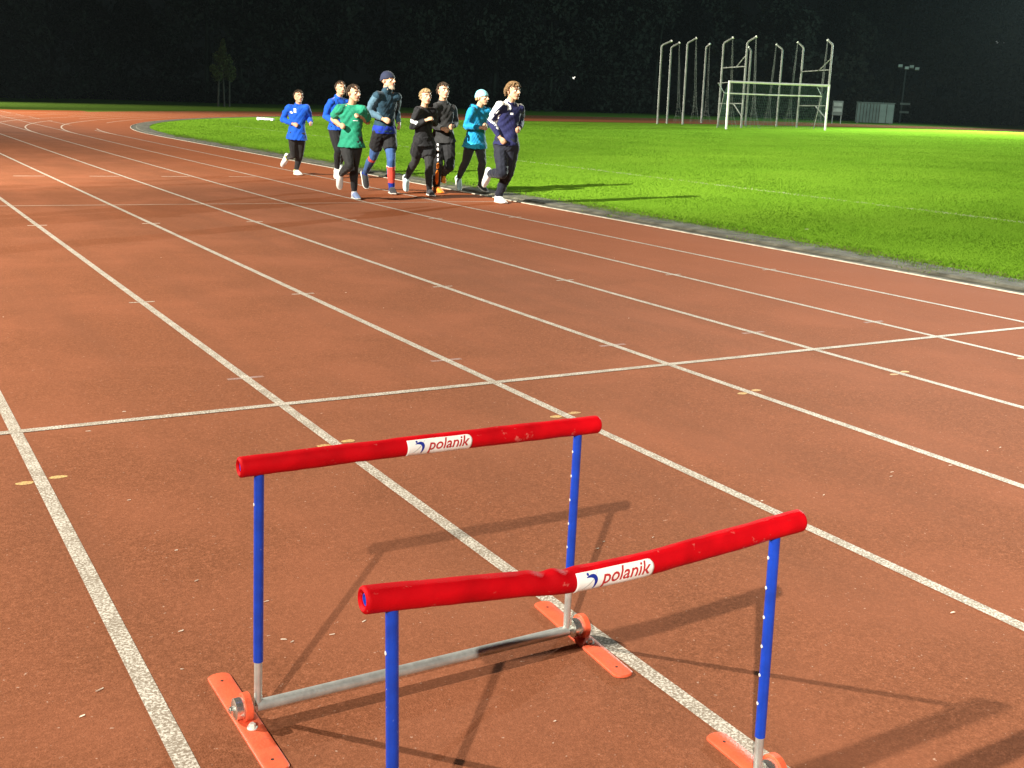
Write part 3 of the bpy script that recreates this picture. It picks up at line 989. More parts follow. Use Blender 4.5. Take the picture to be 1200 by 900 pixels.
def street_lamp(x, y, zl, label, m, r):
    z = plane(x)
    root = empty('street_lamp', (x, y, z), label, 'lamp')
    h = zl - z
    mb = MB(); mb.tube([(0, 0, -0.1), (0, 0, h * 0.6), (0, 0, h + 0.12), (0.25, -0.25, h + 0.2)], [0.09, 0.07, 0.05, 0.04], 10); mb.build('pole', MT['pole_dark'], root)
    mb = MB(); mb.ellipsoid((0.0, -0.35, h), (Vector((1, 0, 0)), Vector((0, 1, 0)), Vector((0, 0, 1))), (r * 1.2, r, r), 12, 8); mb.build('lamp_head', m, root)
    mb = MB(); mb.box((0.05, -0.25, h + r + 0.06), (r * 1.3, 0.22, 0.05)); mb.build('lamp_hood', MT['pole_dark'], root, False)
street_lamp(20.39, 148.61, 4.4, 'tiny bright street lamp shining through the dark trees at far left', MT['bulb'], 0.17)
street_lamp(82.82, 125.06, 5.25, 'tiny bright street lamp between the rightmost runner and the cage', MT['bulb'], 0.17)
street_lamp(117.65, 93.05, 10.29, 'faint dim lamp high in the dark at right, the lower one', MT['bulb_dim'], 0.16)

def dark_mast():
    x, y = 91.0, 78.1; z = plane(x)
    root = empty('unlit_mast', (x, y, z), 'dark slim mast with unlit pale lamp heads above the storage container', 'mast')
    mb = MB(); mb.tube([(0, 0, -0.1), (0, 0, 3), (0, 0, 5.3)], [0.11, 0.09, 0.07], 10); mb.build('pole', MT['pole_dark'], root)
    d = Vector((0.60, -0.75, 0)); s = Vector((0.75, 0.60, 0))
    mb = MB(); mb.tube([d * -0.65 + Vector((0, 0, 5.3)), d * 1.3 + Vector((0, 0, 5.2))], 0.05, 8); mb.build('cross_arm', MT['pole_dark'], root)
    for a, b in ((-0.55, 0.1), (0.1, -0.08), (0.55, 0.05), (1.1, -0.12)):
        mb = MB(); mb.box(d * a - s * 0.14 + Vector((0, 0, 5.38 + b)), (0.20, 0.10, 0.13), (d, (s + Vector((0, 0, -.4))).normalized(), (Vector((0, 0, 1)) + s * .4).normalized()))
        mb.build('lamp_head', MT['cage_grey'], root, False)
    for zz, ww in ((1.9, 0.5), (1.1, 0.45)):
        mb = MB(); mb.box(d * 0.35 - s * 0.1 + Vector((0, 0, zz)), (ww, 0.06, 0.10), (d, s, Vector((0, 0, 1)))); mb.build('bracket', MT['container'], root, False)
dark_mast()
def high_lights():
    x, y = 120.31, 89.58; z = plane(x)
    root = empty('lamp_mast', (x, y, z), 'tall dark mast with a pair of faint pale lamps at far right', 'mast')
    mb = MB(); mb.tube([(0, 0, -0.1), (0, 0, 5), (0, 0, 9.4)], [0.12, 0.1, 0.07], 10); mb.build('pole', MT['pole_dark'], root)
    d = Vector((0.60, -0.80, 0))
    for a in (-0.34, 0.34):
        mb = MB(); mb.ellipsoid(d * a + Vector((0, 0, 9.4)), (d, Vector((0.8, 0.6, 0)), Vector((0, 0, 1))), (0.26, 0.16, 0.15), 12, 8); mb.build('lamp_head', MT['bulb_dim'], root)
high_lights()

# ------------------------------------------------------------------ the dark wood round the ground, one mass
def leaf_cloud(centres, radii, count, size, rg):
    """count leaf clumps spread through ellipsoid lobes; returns quads (n,4,3)"""
    k = rg.integers(0, len(centres), count)
    c = np.array(centres)[k]; r = np.array(radii)[k]
    d = rg.standard_normal((count, 3)); d /= np.linalg.norm(d, axis=1)[:, None]
    q = rg.random(count) ** 0.45
    p = c + d * r * q[:, None]
    a = rg.standard_normal((count, 3)); a /= np.linalg.norm(a, axis=1)[:, None]
    b = np.cross(a, rg.standard_normal((count, 3))); b /= np.linalg.norm(b, axis=1)[:, None]
    s = size * rg.uniform(0.5, 1.3, count)[:, None]
    return np.stack([p - a * s - b * s * .6, p + a * s - b * s * .6, p + a * s + b * s * .6, p - a * s + b * s * .6], 1)

def wood():
    rg = np.random.default_rng(11)
    Q, T = [], MB()
    for row, (D0, D1, nn, hh) in enumerate(((128, 136, 34, (9, 16)), (140, 156, 34, (16, 24)))):
        for i in range(nn):
            az = math.radians(2 + 60 * (i + rg.uniform(0.1, 0.9)) / nn)
            D = rg.uniform(D0, D1)
            x, y = D * math.sin(az), D * math.cos(az)
            z = plane(x)
            h = rg.uniform(*hh)
            w_ = h * rg.uniform(0.24, 0.36)
            cs, rs = [], []
            for k in range(7):
                t = rg.uniform(0.22, 0.95)
                ww = w_ * (1.05 - abs(t - 0.45)) * 0.8
                cs.append((x + rg.normal() * w_ * 0.35, y + rg.normal() * w_ * 0.35, z + h * t)); rs.append((ww, ww, h * 0.14))
            Q.append(leaf_cloud(cs, rs, 1500, 0.24, rg))
            T.tube([(x, y, z - 0.2), (x + rg.normal() * .2, y, z + h * 0.35), (x + rg.normal() * .5, y, z + h * 0.8)], [h * 0.018, h * 0.013, h * 0.004], 6)
            # undergrowth closing the foot of the wood
            for k in range(3):
                ux = x + rg.uniform(-4, 4); uy = y + rg.uniform(-4, 4)
                Q.append(leaf_cloud([(ux, uy, z + 1.0), (ux + 1, uy, z + 1.8)], [(2.4, 2.4, 1.3), (1.8, 1.8, 1.0)], 300, 0.20, rg))
    Q = np.concatenate(Q)
    nq = len(Q)
    tv = np.array([tuple(v) for v in T.v]); tf = [f for f in T.f if len(f) == 4]
    V = np.concatenate([Q.reshape(-1, 3), tv])
    F = np.concatenate([np.arange(nq * 4).reshape(nq, 4), np.array(tf) + nq * 4])
    mi = np.concatenate([np.zeros(nq), np.zeros(len(tf))])
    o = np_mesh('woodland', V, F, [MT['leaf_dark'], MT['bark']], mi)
    tag(o, 'unlit dark wood closing off the ground behind the far bend', 'woodland', kind='stuff')
wood()

def birch():
    rg = np.random.default_rng(5)
    x, y = 29.65, 100.7; z = plane(x)
    root = empty('birch_tree', (x, y, z), 'slim three stemmed young tree standing alone behind the far bend', 'tree')
    for dx, lean, h in ((-0.5, 0.15, 3.8), (0.05, -0.05, 4.4), (0.5, 0.1, 3.9)):
        mb = MB(); mb.tube([(dx, 0, -0.1), (dx + lean * .5, 0, h * .4), (dx + lean, 0.1, h * .75), (dx * .5 + lean, 0.1, h * 1.2)], [0.085, 0.075, 0.055, 0.02], 8)
        for k in range(7):
            t = rg.uniform(0.45, 0.95); b0 = Vector((dx + lean * t, 0.1 * t, h * t))
            a = rg.uniform(0, 6.28)
            mb.tube([b0, b0 + Vector((math.cos(a) * .35, math.sin(a) * .35, .35)), b0 + Vector((math.cos(a) * .7, math.sin(a) * .7, .85))], [0.025, 0.016, 0.006], 5)
        mb.build('trunk', MT['bark'], root)
    cs = [(-0.5, 0, 2.6), (0.6, 0, 2.7), (0.0, 0, 3.4), (-0.3, 0.2, 4.2), (0.35, 0, 3.9), (0.0, 0, 4.8), (0.8, 0.2, 3.2), (-0.8, 0, 3.2), (0.05, 0, 5.3)]
    rs = [(0.5, 0.5, 0.5), (0.55, 0.5, 0.6), (0.7, 0.6, 0.7), (0.55, 0.5, 0.6), (0.5, 0.5, 0.6), (0.35, 0.35, 0.6), (0.45, 0.4, 0.4), (0.4, 0.4, 0.4), (0.2, 0.2, 0.5)]
    Q = leaf_cloud(cs, rs, 3800, 0.07, rg)
    o = np_mesh('crown', Q.reshape(-1, 3), np.arange(len(Q) * 4).reshape(-1, 4), [MT['leaf_birch']])
    o.parent = root
birch()
POSES = [
 (1.66, {'pel':(7.463,20.627,0.809), 'neck':(7.483,20.603,1.302), 'chin':(7.478,20.523,1.397), 'top':(7.476,20.560,1.607), 'shR':(7.286,20.629,1.304), 'shL':(7.620,20.461,1.322), 'elR':(7.234,20.751,1.051), 'elL':(7.699,20.595,1.082), 'wrR':(7.351,20.543,0.983), 'wrL':(7.647,20.359,1.019), 'hipR':(7.379,20.612,0.774), 'hipL':(7.528,20.571,0.776), 'knR':(7.447,20.761,0.397), 'knL':(7.579,20.757,0.414), 'anR':(7.457,21.151,0.323), 'anL':(7.569,20.986,0.090), 'toR':(7.397,21.268,0.162), 'toL':(7.590,20.788,0.031)}),
 (1.80, {'pel':(8.120,20.204,0.943), 'neck':(8.104,20.176,1.476), 'chin':(8.131,20.083,1.569), 'top':(8.136,20.109,1.799), 'shR':(7.914,20.095,1.423), 'shL':(8.312,20.182,1.441), 'elR':(7.885,20.237,1.150), 'elL':(8.390,20.330,1.180), 'wrR':(7.988,20.014,1.039), 'wrL':(8.259,20.100,1.129), 'hipR':(8.033,20.189,0.896), 'hipL':(8.206,20.214,0.894), 'knR':(8.021,19.940,0.525), 'knL':(8.181,20.084,0.467), 'anR':(8.100,20.186,0.179), 'anL':(8.258,20.454,0.258), 'toR':(8.039,20.050,0.012), 'toL':(8.211,20.275,0.131)}),
 (1.72, {'pel':(6.565,15.796,0.871), 'neck':(6.556,15.775,1.382), 'chin':(6.561,15.682,1.472), 'top':(6.558,15.708,1.692), 'shR':(6.352,15.796,1.369), 'shL':(6.702,15.632,1.362), 'elR':(6.365,16.023,1.182), 'elL':(6.830,15.805,1.160), 'wrR':(6.368,15.776,1.111), 'wrL':(6.643,15.644,1.235), 'hipR':(6.499,15.856,0.838), 'hipL':(6.618,15.717,0.885), 'knR':(6.448,15.572,0.526), 'knL':(6.627,15.831,0.481), 'anR':(6.458,15.956,0.373), 'anL':(6.686,15.960,0.094), 'toR':(6.478,16.027,0.171), 'toL':(6.671,15.756,0.029)}),
 (1.90, {'pel':(7.588,16.883,1.019), 'neck':(7.579,16.841,1.584), 'chin':(7.615,16.753,1.691), 'top':(7.584,16.787,1.932), 'shR':(7.374,16.745,1.584), 'shL':(7.800,16.806,1.577), 'elR':(7.313,16.884,1.296), 'elL':(7.876,16.961,1.299), 'wrR':(7.458,16.661,1.196), 'wrL':(7.706,16.765,1.181), 'hipR':(7.495,16.877,0.969), 'hipL':(7.684,16.905,0.982), 'knR':(7.507,17.131,0.573), 'knL':(7.646,16.728,0.548), 'anR':(7.516,17.489,0.291), 'anL':(7.690,16.792,0.099), 'toR':(7.520,17.430,0.059), 'toL':(7.638,16.572,0.031)}),
 (1.70, {'pel':(8.081,16.448,0.877), 'neck':(8.055,16.421,1.381), 'chin':(8.057,16.335,1.474), 'top':(8.064,16.368,1.690), 'shR':(7.888,16.306,1.377), 'shL':(8.255,16.423,1.364), 'elR':(7.850,16.386,1.100), 'elL':(8.355,16.594,1.150), 'wrR':(8.001,16.207,1.205), 'wrL':(8.197,16.407,1.221), 'hipR':(7.995,16.413,0.859), 'hipL':(8.173,16.457,0.857), 'knR':(8.045,16.671,0.530), 'knL':(8.113,16.283,0.479), 'anR':(8.044,16.974,0.259), 'anL':(8.180,16.395,0.093), 'toR':(8.020,16.931,0.052), 'toL':(8.147,16.195,0.031)}),
 (1.83, {'pel':(8.700,16.964,0.933), 'neck':(8.655,16.938,1.473), 'chin':(8.646,16.851,1.577), 'top':(8.638,16.895,1.810), 'shR':(8.459,16.847,1.433), 'shL':(8.864,16.921,1.411), 'elR':(8.464,16.927,1.129), 'elL':(8.967,17.061,1.149), 'wrR':(8.529,16.668,1.070), 'wrL':(8.814,16.837,1.111), 'hipR':(8.626,17.024,0.904), 'hipL':(8.763,16.896,0.892), 'knR':(8.541,16.824,0.507), 'knL':(8.734,16.769,0.457), 'anR':(8.599,16.967,0.095), 'anL':(8.815,17.172,0.304), 'toR':(8.592,16.748,0.031), 'toL':(8.745,16.992,0.181)}),
 (1.74, {'pel':(9.299,16.935,0.890), 'neck':(9.301,16.878,1.405), 'chin':(9.345,16.795,1.497), 'top':(9.329,16.817,1.719), 'shR':(9.117,16.782,1.407), 'shL':(9.504,16.857,1.402), 'elR':(9.083,16.855,1.120), 'elL':(9.586,17.011,1.159), 'wrR':(9.226,16.637,1.107), 'wrL':(9.434,16.800,1.145), 'hipR':(9.209,16.921,0.857), 'hipL':(9.387,16.959,0.855), 'knR':(9.247,17.159,0.501), 'knL':(9.318,16.695,0.522), 'anR':(9.287,17.466,0.223), 'anL':(9.419,16.898,0.172), 'toR':(9.256,17.373,0.028), 'toL':(9.418,16.714,0.055)}),
 (1.86, {'pel':(8.690,14.848,0.942), 'neck':(8.678,14.806,1.494), 'chin':(8.716,14.713,1.592), 'top':(8.701,14.740,1.831), 'shR':(8.469,14.738,1.504), 'shL':(8.891,14.771,1.485), 'elR':(8.444,14.911,1.236), 'elL':(8.985,14.958,1.246), 'wrR':(8.517,14.752,1.019), 'wrL':(8.844,14.734,1.158), 'hipR':(8.632,14.924,0.903), 'hipL':(8.761,14.784,0.907), 'knR':(8.576,14.736,0.488), 'knL':(8.816,14.958,0.484), 'anR':(8.612,15.180,0.452), 'anL':(8.769,15.170,0.095), 'toR':(8.600,15.311,0.260), 'toL':(8.769,14.948,0.030)}),
]
# ------------------------------------------------------------------ the runners
def fabric(name, col, rough=0.75, var=0.22, bump=0.5):
    return mat(name, col, rough, var=var, scale=9, bump=bump, bscale=45, spec=0.2, sheen=0.1)
FB = dict(
    skin=mat('skin', (0.46, 0.265, 0.16), 0.55, var=0.10, scale=18, bump=0.05, bscale=120, spec=0.35),
    lips=mat('lips', (0.36, 0.13, 0.10), 0.5, var=0.05),
    eye_white=mat('eye_white', (0.7, 0.68, 0.62), 0.3, var=0.02), iris=mat('iris', (0.03, 0.025, 0.02), 0.3, var=0.05),
    hair_dark=mat('dark_brown_hair', (0.030, 0.018, 0.010), 0.6, var=0.4, scale=60),
    hair_brown=mat('brown_hair', (0.150, 0.090, 0.040), 0.55, var=0.3, scale=60),
    hair_fair=mat('fair_hair', (0.26, 0.18, 0.085), 0.55, var=0.35, scale=60),
    beard=mat('grey_beard', (0.34, 0.27, 0.19), 0.8, var=0.3, scale=50),
    royal=fabric('royal_blue_cloth', (0.004, 0.070, 0.42)), royal_dark=fabric('deep_blue_cloth', (0.005, 0.022, 0.24)),
    green=fabric('teal_green_cloth', (0.011, 0.195, 0.110)), petrol=fabric('dark_petrol_cloth', (0.011, 0.036, 0.056)),
    petrol_lit=fabric('petrol_cloth_lit', (0.055, 0.110, 0.150)), black=fabric('black_cloth', (0.008, 0.008, 0.009)),  # second petrol tone: light on the sleeves put into the colour
    charcoal=fabric('charcoal_cloth', (0.018, 0.018, 0.018)), grey=fabric('dark_grey_cloth', (0.032, 0.033, 0.033)),
    cyan=fabric('bright_cyan_blue_cloth', (0.005, 0.190, 0.36)), cyan_lit=fabric('cyan_cloth_lit', (0.02, 0.32, 0.50)),  # second cyan tone: light on the jacket hem put into the colour
    navy=fabric('navy_cloth', (0.012, 0.014, 0.065)), navy_black=fabric('dark_navy_trousers', (0.012, 0.014, 0.024)),
    steel_blue=fabric('steel_blue_tights', (0.035, 0.085, 0.215)), white=fabric('white_cloth', (0.74, 0.74, 0.72), var=0.06),
    red=fabric('red_sock', (0.62, 0.065, 0.040)), orange=fabric('orange_cloth', (0.78, 0.22, 0.015)),
    yellow=fabric('lime_yellow_cloth', (0.68, 0.70, 0.10)), shoe_white=fabric('white_shoe_mesh', (0.70, 0.71, 0.68), var=0.12),
    shoe_dark=fabric('dark_shoe_mesh', (0.045, 0.045, 0.048)), shoe_pale=fabric('pale_blue_shoe_mesh', (0.42, 0.56, 0.56)),
    shoe_orange=fabric('orange_shoe_mesh', (0.80, 0.25, 0.02)), shoe_blue=fabric('blue_grey_shoe_mesh', (0.20, 0.26, 0.42)),
    sole=mat('pale_sole', (0.66, 0.65, 0.58), 0.6, var=0.1, scale=20), glove=fabric('dark_red_glove', (0.10, 0.035, 0.030)),
    hat_navy=fabric('navy_knit', (0.010, 0.014, 0.034)), hat_pale=fabric('pale_blue_knit', (0.22, 0.56, 0.62)),
)
DG = None
def remeshed(mb, name, mats, parent, origin, vox=0.009, it=6, crumple=0.0, paint=None, seed=0.0):
    o = Vector(origin)
    me = bpy.data.meshes.new('tmp')
    me.from_pydata([tuple(Vector(v) - o) for v in mb.v], [], mb.f)
    bm = bmesh.new(); bm.from_mesh(me); bmesh.ops.recalc_face_normals(bm, faces=bm.faces); bm.to_mesh(me); bm.free()
    t = bpy.data.objects.new('tmp', me); COL.objects.link(t)
    r = t.modifiers.new('r', 'REMESH'); r.mode = 'VOXEL'; r.voxel_size = vox; r.adaptivity = 0.0
    s = t.modifiers.new('s', 'SMOOTH'); s.factor = 0.5; s.iterations = it
    dg = bpy.context.evaluated_depsgraph_get(); dg.update()
    out = bpy.data.meshes.new_from_object(t.evaluated_get(dg))
    bpy.data.objects.remove(t); bpy.data.meshes.remove(me)
    out.name = name
    out.materials.clear()
    for m in mats: out.materials.append(m)
    n = len(out.vertices)
    if crumple:
        co = np.empty(n * 3, np.float32); out.vertices.foreach_get('co', co); co = co.reshape(-1, 3)
        no = np.empty(n * 3, np.float32); out.vertex_normals.foreach_get('vector', no); no = no.reshape(-1, 3)
        q = co + seed * 3.1
        w1 = np.sin(q[:, 2] * 46 + 7 * np.sin(q[:, 0] * 11 + seed) + 6 * np.sin(q[:, 1] * 9))
        w2 = np.sin(q[:, 2] * 85 + 9 * np.sin(q[:, 0] * 17) + 15 * q[:, 1])
        w3 = np.sin(q[:, 0] * 38 + q[:, 2] * 21 + 5 * np.sin(q[:, 1] * 13))
        co = co + no * ((0.5 * w1 + 0.22 * w2 + 0.45 * w3) * crumple)[:, None]
        out.vertices.foreach_set('co', co.astype(np.float32).ravel())
    f = len(out.polygons)
    out.polygons.foreach_set('use_smooth', np.ones(f, bool))
    mi = np.zeros(f, np.int32)
    if paint is not None:
        c = np.empty(f * 3, np.float32); out.polygons.foreach_get('center', c); c = c.reshape(-1, 3) + np.array(o, np.float32)
        nn = np.empty(f * 3, np.float32); out.polygons.foreach_get('normal', nn); nn = nn.reshape(-1, 3)
        mi = paint(c, nn).astype(np.int32)
    out.polygons.foreach_set('material_index', mi)
    out.update()
    ob = bpy.data.objects.new(name, out); COL.objects.link(ob)
    ob.parent = parent
    return ob

FWD, LEFT, UPV = Vector((0, -1, 0)), Vector((1, 0, 0)), Vector((0, 0, 1))
def npv(v): return np.array(v, np.float32)
def along(c, a, b):
    a, b = npv(a), npv(b); d = b - a
    t = (c - a) @ d / (d @ d)
    return t, np.linalg.norm(c - a - np.clip(t, 0, 1)[:, None] * d, axis=1)

def person(idx, label, sp):
    H, J = POSES[idx]
    J = {k: Vector(v) + Vector(sp.get('shift', {}).get(k, (0, 0, 0))) for k, v in J.items()}
    k = H / 1.75
    base = Vector((J['pel'].x, J['pel'].y, plane(J['pel'].x)))
    pel, neck = J['pel'], J['neck']
    sv0 = (J['hipL'] - J['hipR']).normalized(); sv1 = (J['shL'] - J['shR']).normalized()
    axis = (neck - pel).normalized()
    def torso_ring(t, wd, dp, n=22, push=0.0):
        c = pel.lerp(neck, t) if t <= 1 else neck + axis * ((t - 1) * (neck - pel).length)
        tt = min(1, max(0, t))
        s = sv0.lerp(sv1, tt); s = (s - axis * s.dot(axis)).normalized()
        d = s.cross(axis)                 # towards the front
        if d.dot(FWD) < 0: d = -d
        pts = []
        for i in range(n):
            a = 2 * math.pi * i / n
            ca, sa = math.cos(a), math.sin(a)
            e = 0.82
            pts.append(c + s * (wd * H * math.copysign(abs(ca) ** e, ca)) + d * (dp * H * math.copysign(abs(sa) ** e, sa) + push))
        return pts
    # head frame
    hu = (J['top'] - J['chin']).normalized()
    hu = (hu * 0.6 + UPV * 0.4).normalized()
    yaw = sp.get('yaw', 0.0)
    hf = Vector((math.sin(yaw), -math.cos(yaw), 0)); hf = (hf - hu * hf.dot(hu)).normalized()
    hs = hu.cross(hf) * -1
    if hs.dot(LEFT) < 0: hs = -hs
    hh = 0.143 * H
    chin = J['top'] - hu * hh
    def HP(s, f, u): return chin + hs * (s * hh) + hf * (f * hh) + hu * (u * hh)
    # ---------------- body: one continuous skin
    mb = MB()
    mb.rings([torso_ring(t, a, b) for t, a, b in ((-.26, .035, .03), (-.2, .075, .055), (-.08, .094, .068), (.06, .092, .068), (.3, .078, .056), (.5, .084, .060), (.72, .098, .066), (.88, .100, .058), (.97, .075, .044), (1.03, .038, .034))])
    for S, sg in (('R', -1), ('L', 1)):
        sh, el, wr = J['sh' + S], J['el' + S], J['wr' + S]
        shd = sh.lerp(neck, 0.14) - UPV * (0.017 * H)
        mb.cone(pel.lerp(neck, .86), shd, .040 * H, .034 * H); mb.cone(neck, shd, .030 * H, .030 * H)
        mb.cone(shd, sh.lerp(el, .5), .035 * H, .028 * H); mb.cone(sh.lerp(el, .5), el, .028 * H, .0235 * H)
        mb.cone(el, el.lerp(wr, .3), .0245 * H, .0255 * H); mb.cone(el.lerp(wr, .3), wr, .0255 * H, .0165 * H)
        hp, kn, an, to = (J[q + S] for q in ('hip', 'kn', 'an', 'to'))
        mb.cone(hp, hp.lerp(kn, .4), .054 * H, .050 * H); mb.cone(hp.lerp(kn, .4), kn, .050 * H, .033 * H)
        bk = Vector((0, .012 * H, 0))
        mb.cone(kn, kn.lerp(an, .3) + bk, .033 * H, .035 * H); mb.cone(kn.lerp(an, .3) + bk, an, .035 * H, .021 * H)
        mb.cone(an, an.lerp(to, .75), .017 * H, .012 * H)
        # hand: palm, four curled fingers of unequal length, thumb closing on them
        fd = (wr - el).normalized()
        med = LEFT * (-sg); med = (med + UPV * -0.25); med = (med - fd * med.dot(fd)).normalized()
        hup = med.cross(fd) * sg * -1
        if hup.dot(UPV) < 0: hup = -hup
        pc = wr + fd * (.032 * k)
        mb.cone(wr, wr + fd * .02 * k, .016 * H, .019 * k)
        for q in (-.021, -.007, .007, .021):
            mb.cone(wr + fd * .012 * k + hup * q * .7 * k, wr + fd * .072 * k + hup * q * k, .013 * k, .0115 * k, 8)
        for q, ln in ((-.028, .78), (-.010, .95), (.009, 1.0), (.027, .92)):
            b0 = wr + fd * .075 * k + hup * q * k
            b1 = b0 + (fd * .030 + med * .016) * (ln * k)
            b2 = b1 + (fd * .004 + med * .026) * (ln * k)
            b3 = b2 + (fd * -.018 + med * .010) * (ln * k)
            mb.cone(b0, b1, .0095 * k, .0088 * k, 8); mb.cone(b1, b2, .0088 * k, .0082 * k, 8); mb.cone(b2, b3, .0082 * k, .0072 * k, 8)
        t0 = wr + fd * .022 * k + hup * .020 * k
        t1 = t0 + (fd * .030 + hup * .020 + med * .010) * k
        t2 = t1 + (fd * .026 + med * .014) * k
        t3 = t2 + (fd * .014 + med * .014 - hup * .006) * k
        mb.cone(t0, t1, .0125 * k, .0105 * k, 8); mb.cone(t1, t2, .0105 * k, .0095 * k, 8); mb.cone(t2, t3, .0095 * k, .0078 * k, 8)
    mb.cone(neck - axis * .03, HP(0, -.06, .22), .036 * H, .033 * H)
    hax = (hs, hf, hu)
    mb.ellipsoid(HP(0, -.05, .63), hax, (.335 * hh, .42 * hh, .37 * hh), 18, 11)
    mb.ellipsoid(HP(0, .10, .36), hax, (.27 * hh, .31 * hh, .35 * hh), 16, 10)
    mb.ellipsoid(HP(0, .26, .10), hax, (.12 * hh, .10 * hh, .10 * hh), 10, 7)
    for sg in (-1, 1):
        mb.cone(HP(.24 * sg, -.02, .28), HP(.08 * sg, .26, .07), .08 * hh, .07 * hh, 8)     # jaw
        mb.ellipsoid(HP(.18 * sg, .27, .42), hax, (.10 * hh, .09 * hh, .08 * hh), 8, 6)     # cheek
        mb.cone(HP(.05 * sg, .385, .575), HP(.22 * sg, .31, .575), .040 * hh, .035 * hh, 8)  # brow
        mb.ellipsoid(HP(.335 * sg, -.05, .45), (hs, (hf * .9 + hs * .4 * sg).normalized(), hu), (.035 * hh, .085 * hh, .14 * hh), 10, 7)
    mb.cone(HP(0, .39, .56), HP(0, .50, .375), .040 * hh, .058 * hh, 8); mb.cone(HP(-.055, .44, .36), HP(.055, .44, .36), .038 * hh, .038 * hh, 8)
    mb.cone(HP(-.08, .375, .225), HP(.08, .375, .225), .038 * hh, .038 * hh, 8)                # mouth
    mouth = npv(HP(0, .40, .225))
    def paint_body(c, n):
        q = c - mouth
        return np.where((np.abs(q @ npv(hu)) < .03 * hh) & (np.abs(q @ npv(hs)) < .13 * hh) & (q @ npv(hf) > -.06 * hh), 1, 0)
    body = remeshed(mb, 'person', [FB['skin'], FB['lips']], None, base, .0075, 3, paint=paint_body)
    body.location = base
    tag(body, label, 'person', 'runners in the training group')
    # eyes
    for sg in (-1, 1):
        mb = MB(); c = HP(.135 * sg, .335, .495)
        mb.ellipsoid(c, hax, (.055 * hh, .05 * hh, .040 * hh), 12, 8)
        mb.ellipsoid(c + hf * .038 * hh, hax, (.036 * hh, .018 * hh, .036 * hh), 10, 6, mi=1)
        e = mb.build('eye', [FB['eye_white'], FB['iris']], body)
        mb = MB(); mb.tube([HP(.055 * sg, .435, .585), HP(.14 * sg, .415, .605), HP(.235 * sg, .345, .585)], [.012 * hh, .020 * hh, .010 * hh], 6)
        bw = mb.build('eyebrow', FB[sp['hair'].get('brow', 'hair_dark')], body); bw.location = -base
        e.location = -base
    # ---------------- top
    tp = sp['top']
    inf = tp.get('inf', .010)
    hem = tp.get('hem', -.20)
    mb = MB()
    i_ = inf
    prof = [(-.5, .098, .072), (-.08, .096, .071), (.06, .092, .069), (.3, .080, .059), (.5, .084, .061), (.72, .100, .067), (.88, .106, .062), (.97, .080, .048), (1.04, .046, .041)]
    def w_at(t):
        for a, b in zip(prof, prof[1:]):
            if t <= b[0]:
                q = (t - a[0]) / (b[0] - a[0]); return a[1] + (b[1] - a[1]) * q, a[2] + (b[2] - a[2]) * q
        return prof[-1][1:]
    ts = [hem] + [t for t in (-.22, -.08, .06, .18, .3, .42, .5, .6, .72, .8, .88, .93, .97, 1.01, 1.04) if t > hem + .03]
    mb.rings([torso_ring(t, w_at(t)[0] + i_ / H * (1.0 + tp.get('flare', .6) * max(0, .3 - t)) + .014 * min(1, max(0, -t * 6)), w_at(t)[1] + i_ / H * (1.0 + tp.get('flare', .6) * max(0, .3 - t)) + .030 * min(1, max(0, -t * 6))) for t in ts])
    sl = tp.get('sleeve', 'long')
    for S in 'RL':
        sh, el, wr = J['sh' + S], J['el' + S], J['wr' + S]
        shd = sh.lerp(neck, 0.14) - UPV * (0.017 * H)
        mb.cone(pel.lerp(neck, .86), shd, .043 * H + i_ * .6, .035 * H + i_); mb.cone(neck - axis * .02, shd, .034 * H + i_ * .3, .033 * H + i_ * .6)
        if sl == 'long':
            mb.cone(shd, sh.lerp(el, .5), .034 * H + i_, .030 * H + i_ * .9); mb.cone(sh.lerp(el, .5), el, .030 * H + i_ * .9, .0255 * H + i_ * .9)
            e2 = el.lerp(wr, .3); mb.cone(el, e2, .0265 * H + i_, .027 * H + i_ * .9); mb.cone(e2, el.lerp(wr, .97), .027 * H + i_ * .9, .0185 * H + i_ * .5, round1=False)
        else:
            mb.cone(shd, sh.lerp(el, .78), .035 * H + i_, .033 * H + i_ * 1.4, round1=False)
    if tp.get('collar'):
        mb.cone(neck - axis * .02, neck + (HP(0, -.06, .2) - neck) * tp['collar'], .046 * H, .042 * H, round1=False)
    torso_s = npv(sv1); torso_a = npv(axis); L_t = (neck - pel).length
    tfr = npv(sv1.cross(axis)); tfr = tfr if tfr @ npv(FWD) > 0 else -tfr
    def TC(c):
        q = c - npv(pel)
        return (q @ torso_a) / L_t, q @ torso_s
    top = remeshed(mb, tp['name'], [FB[m] for m in tp['mats']], body, base, .0095, 5, crumple=tp.get('crumple', .0045), seed=idx + 1.0,
                   paint=(lambda c, n: tp['paint'](c, n, TC, tfr, J)) if 'paint' in tp else None)
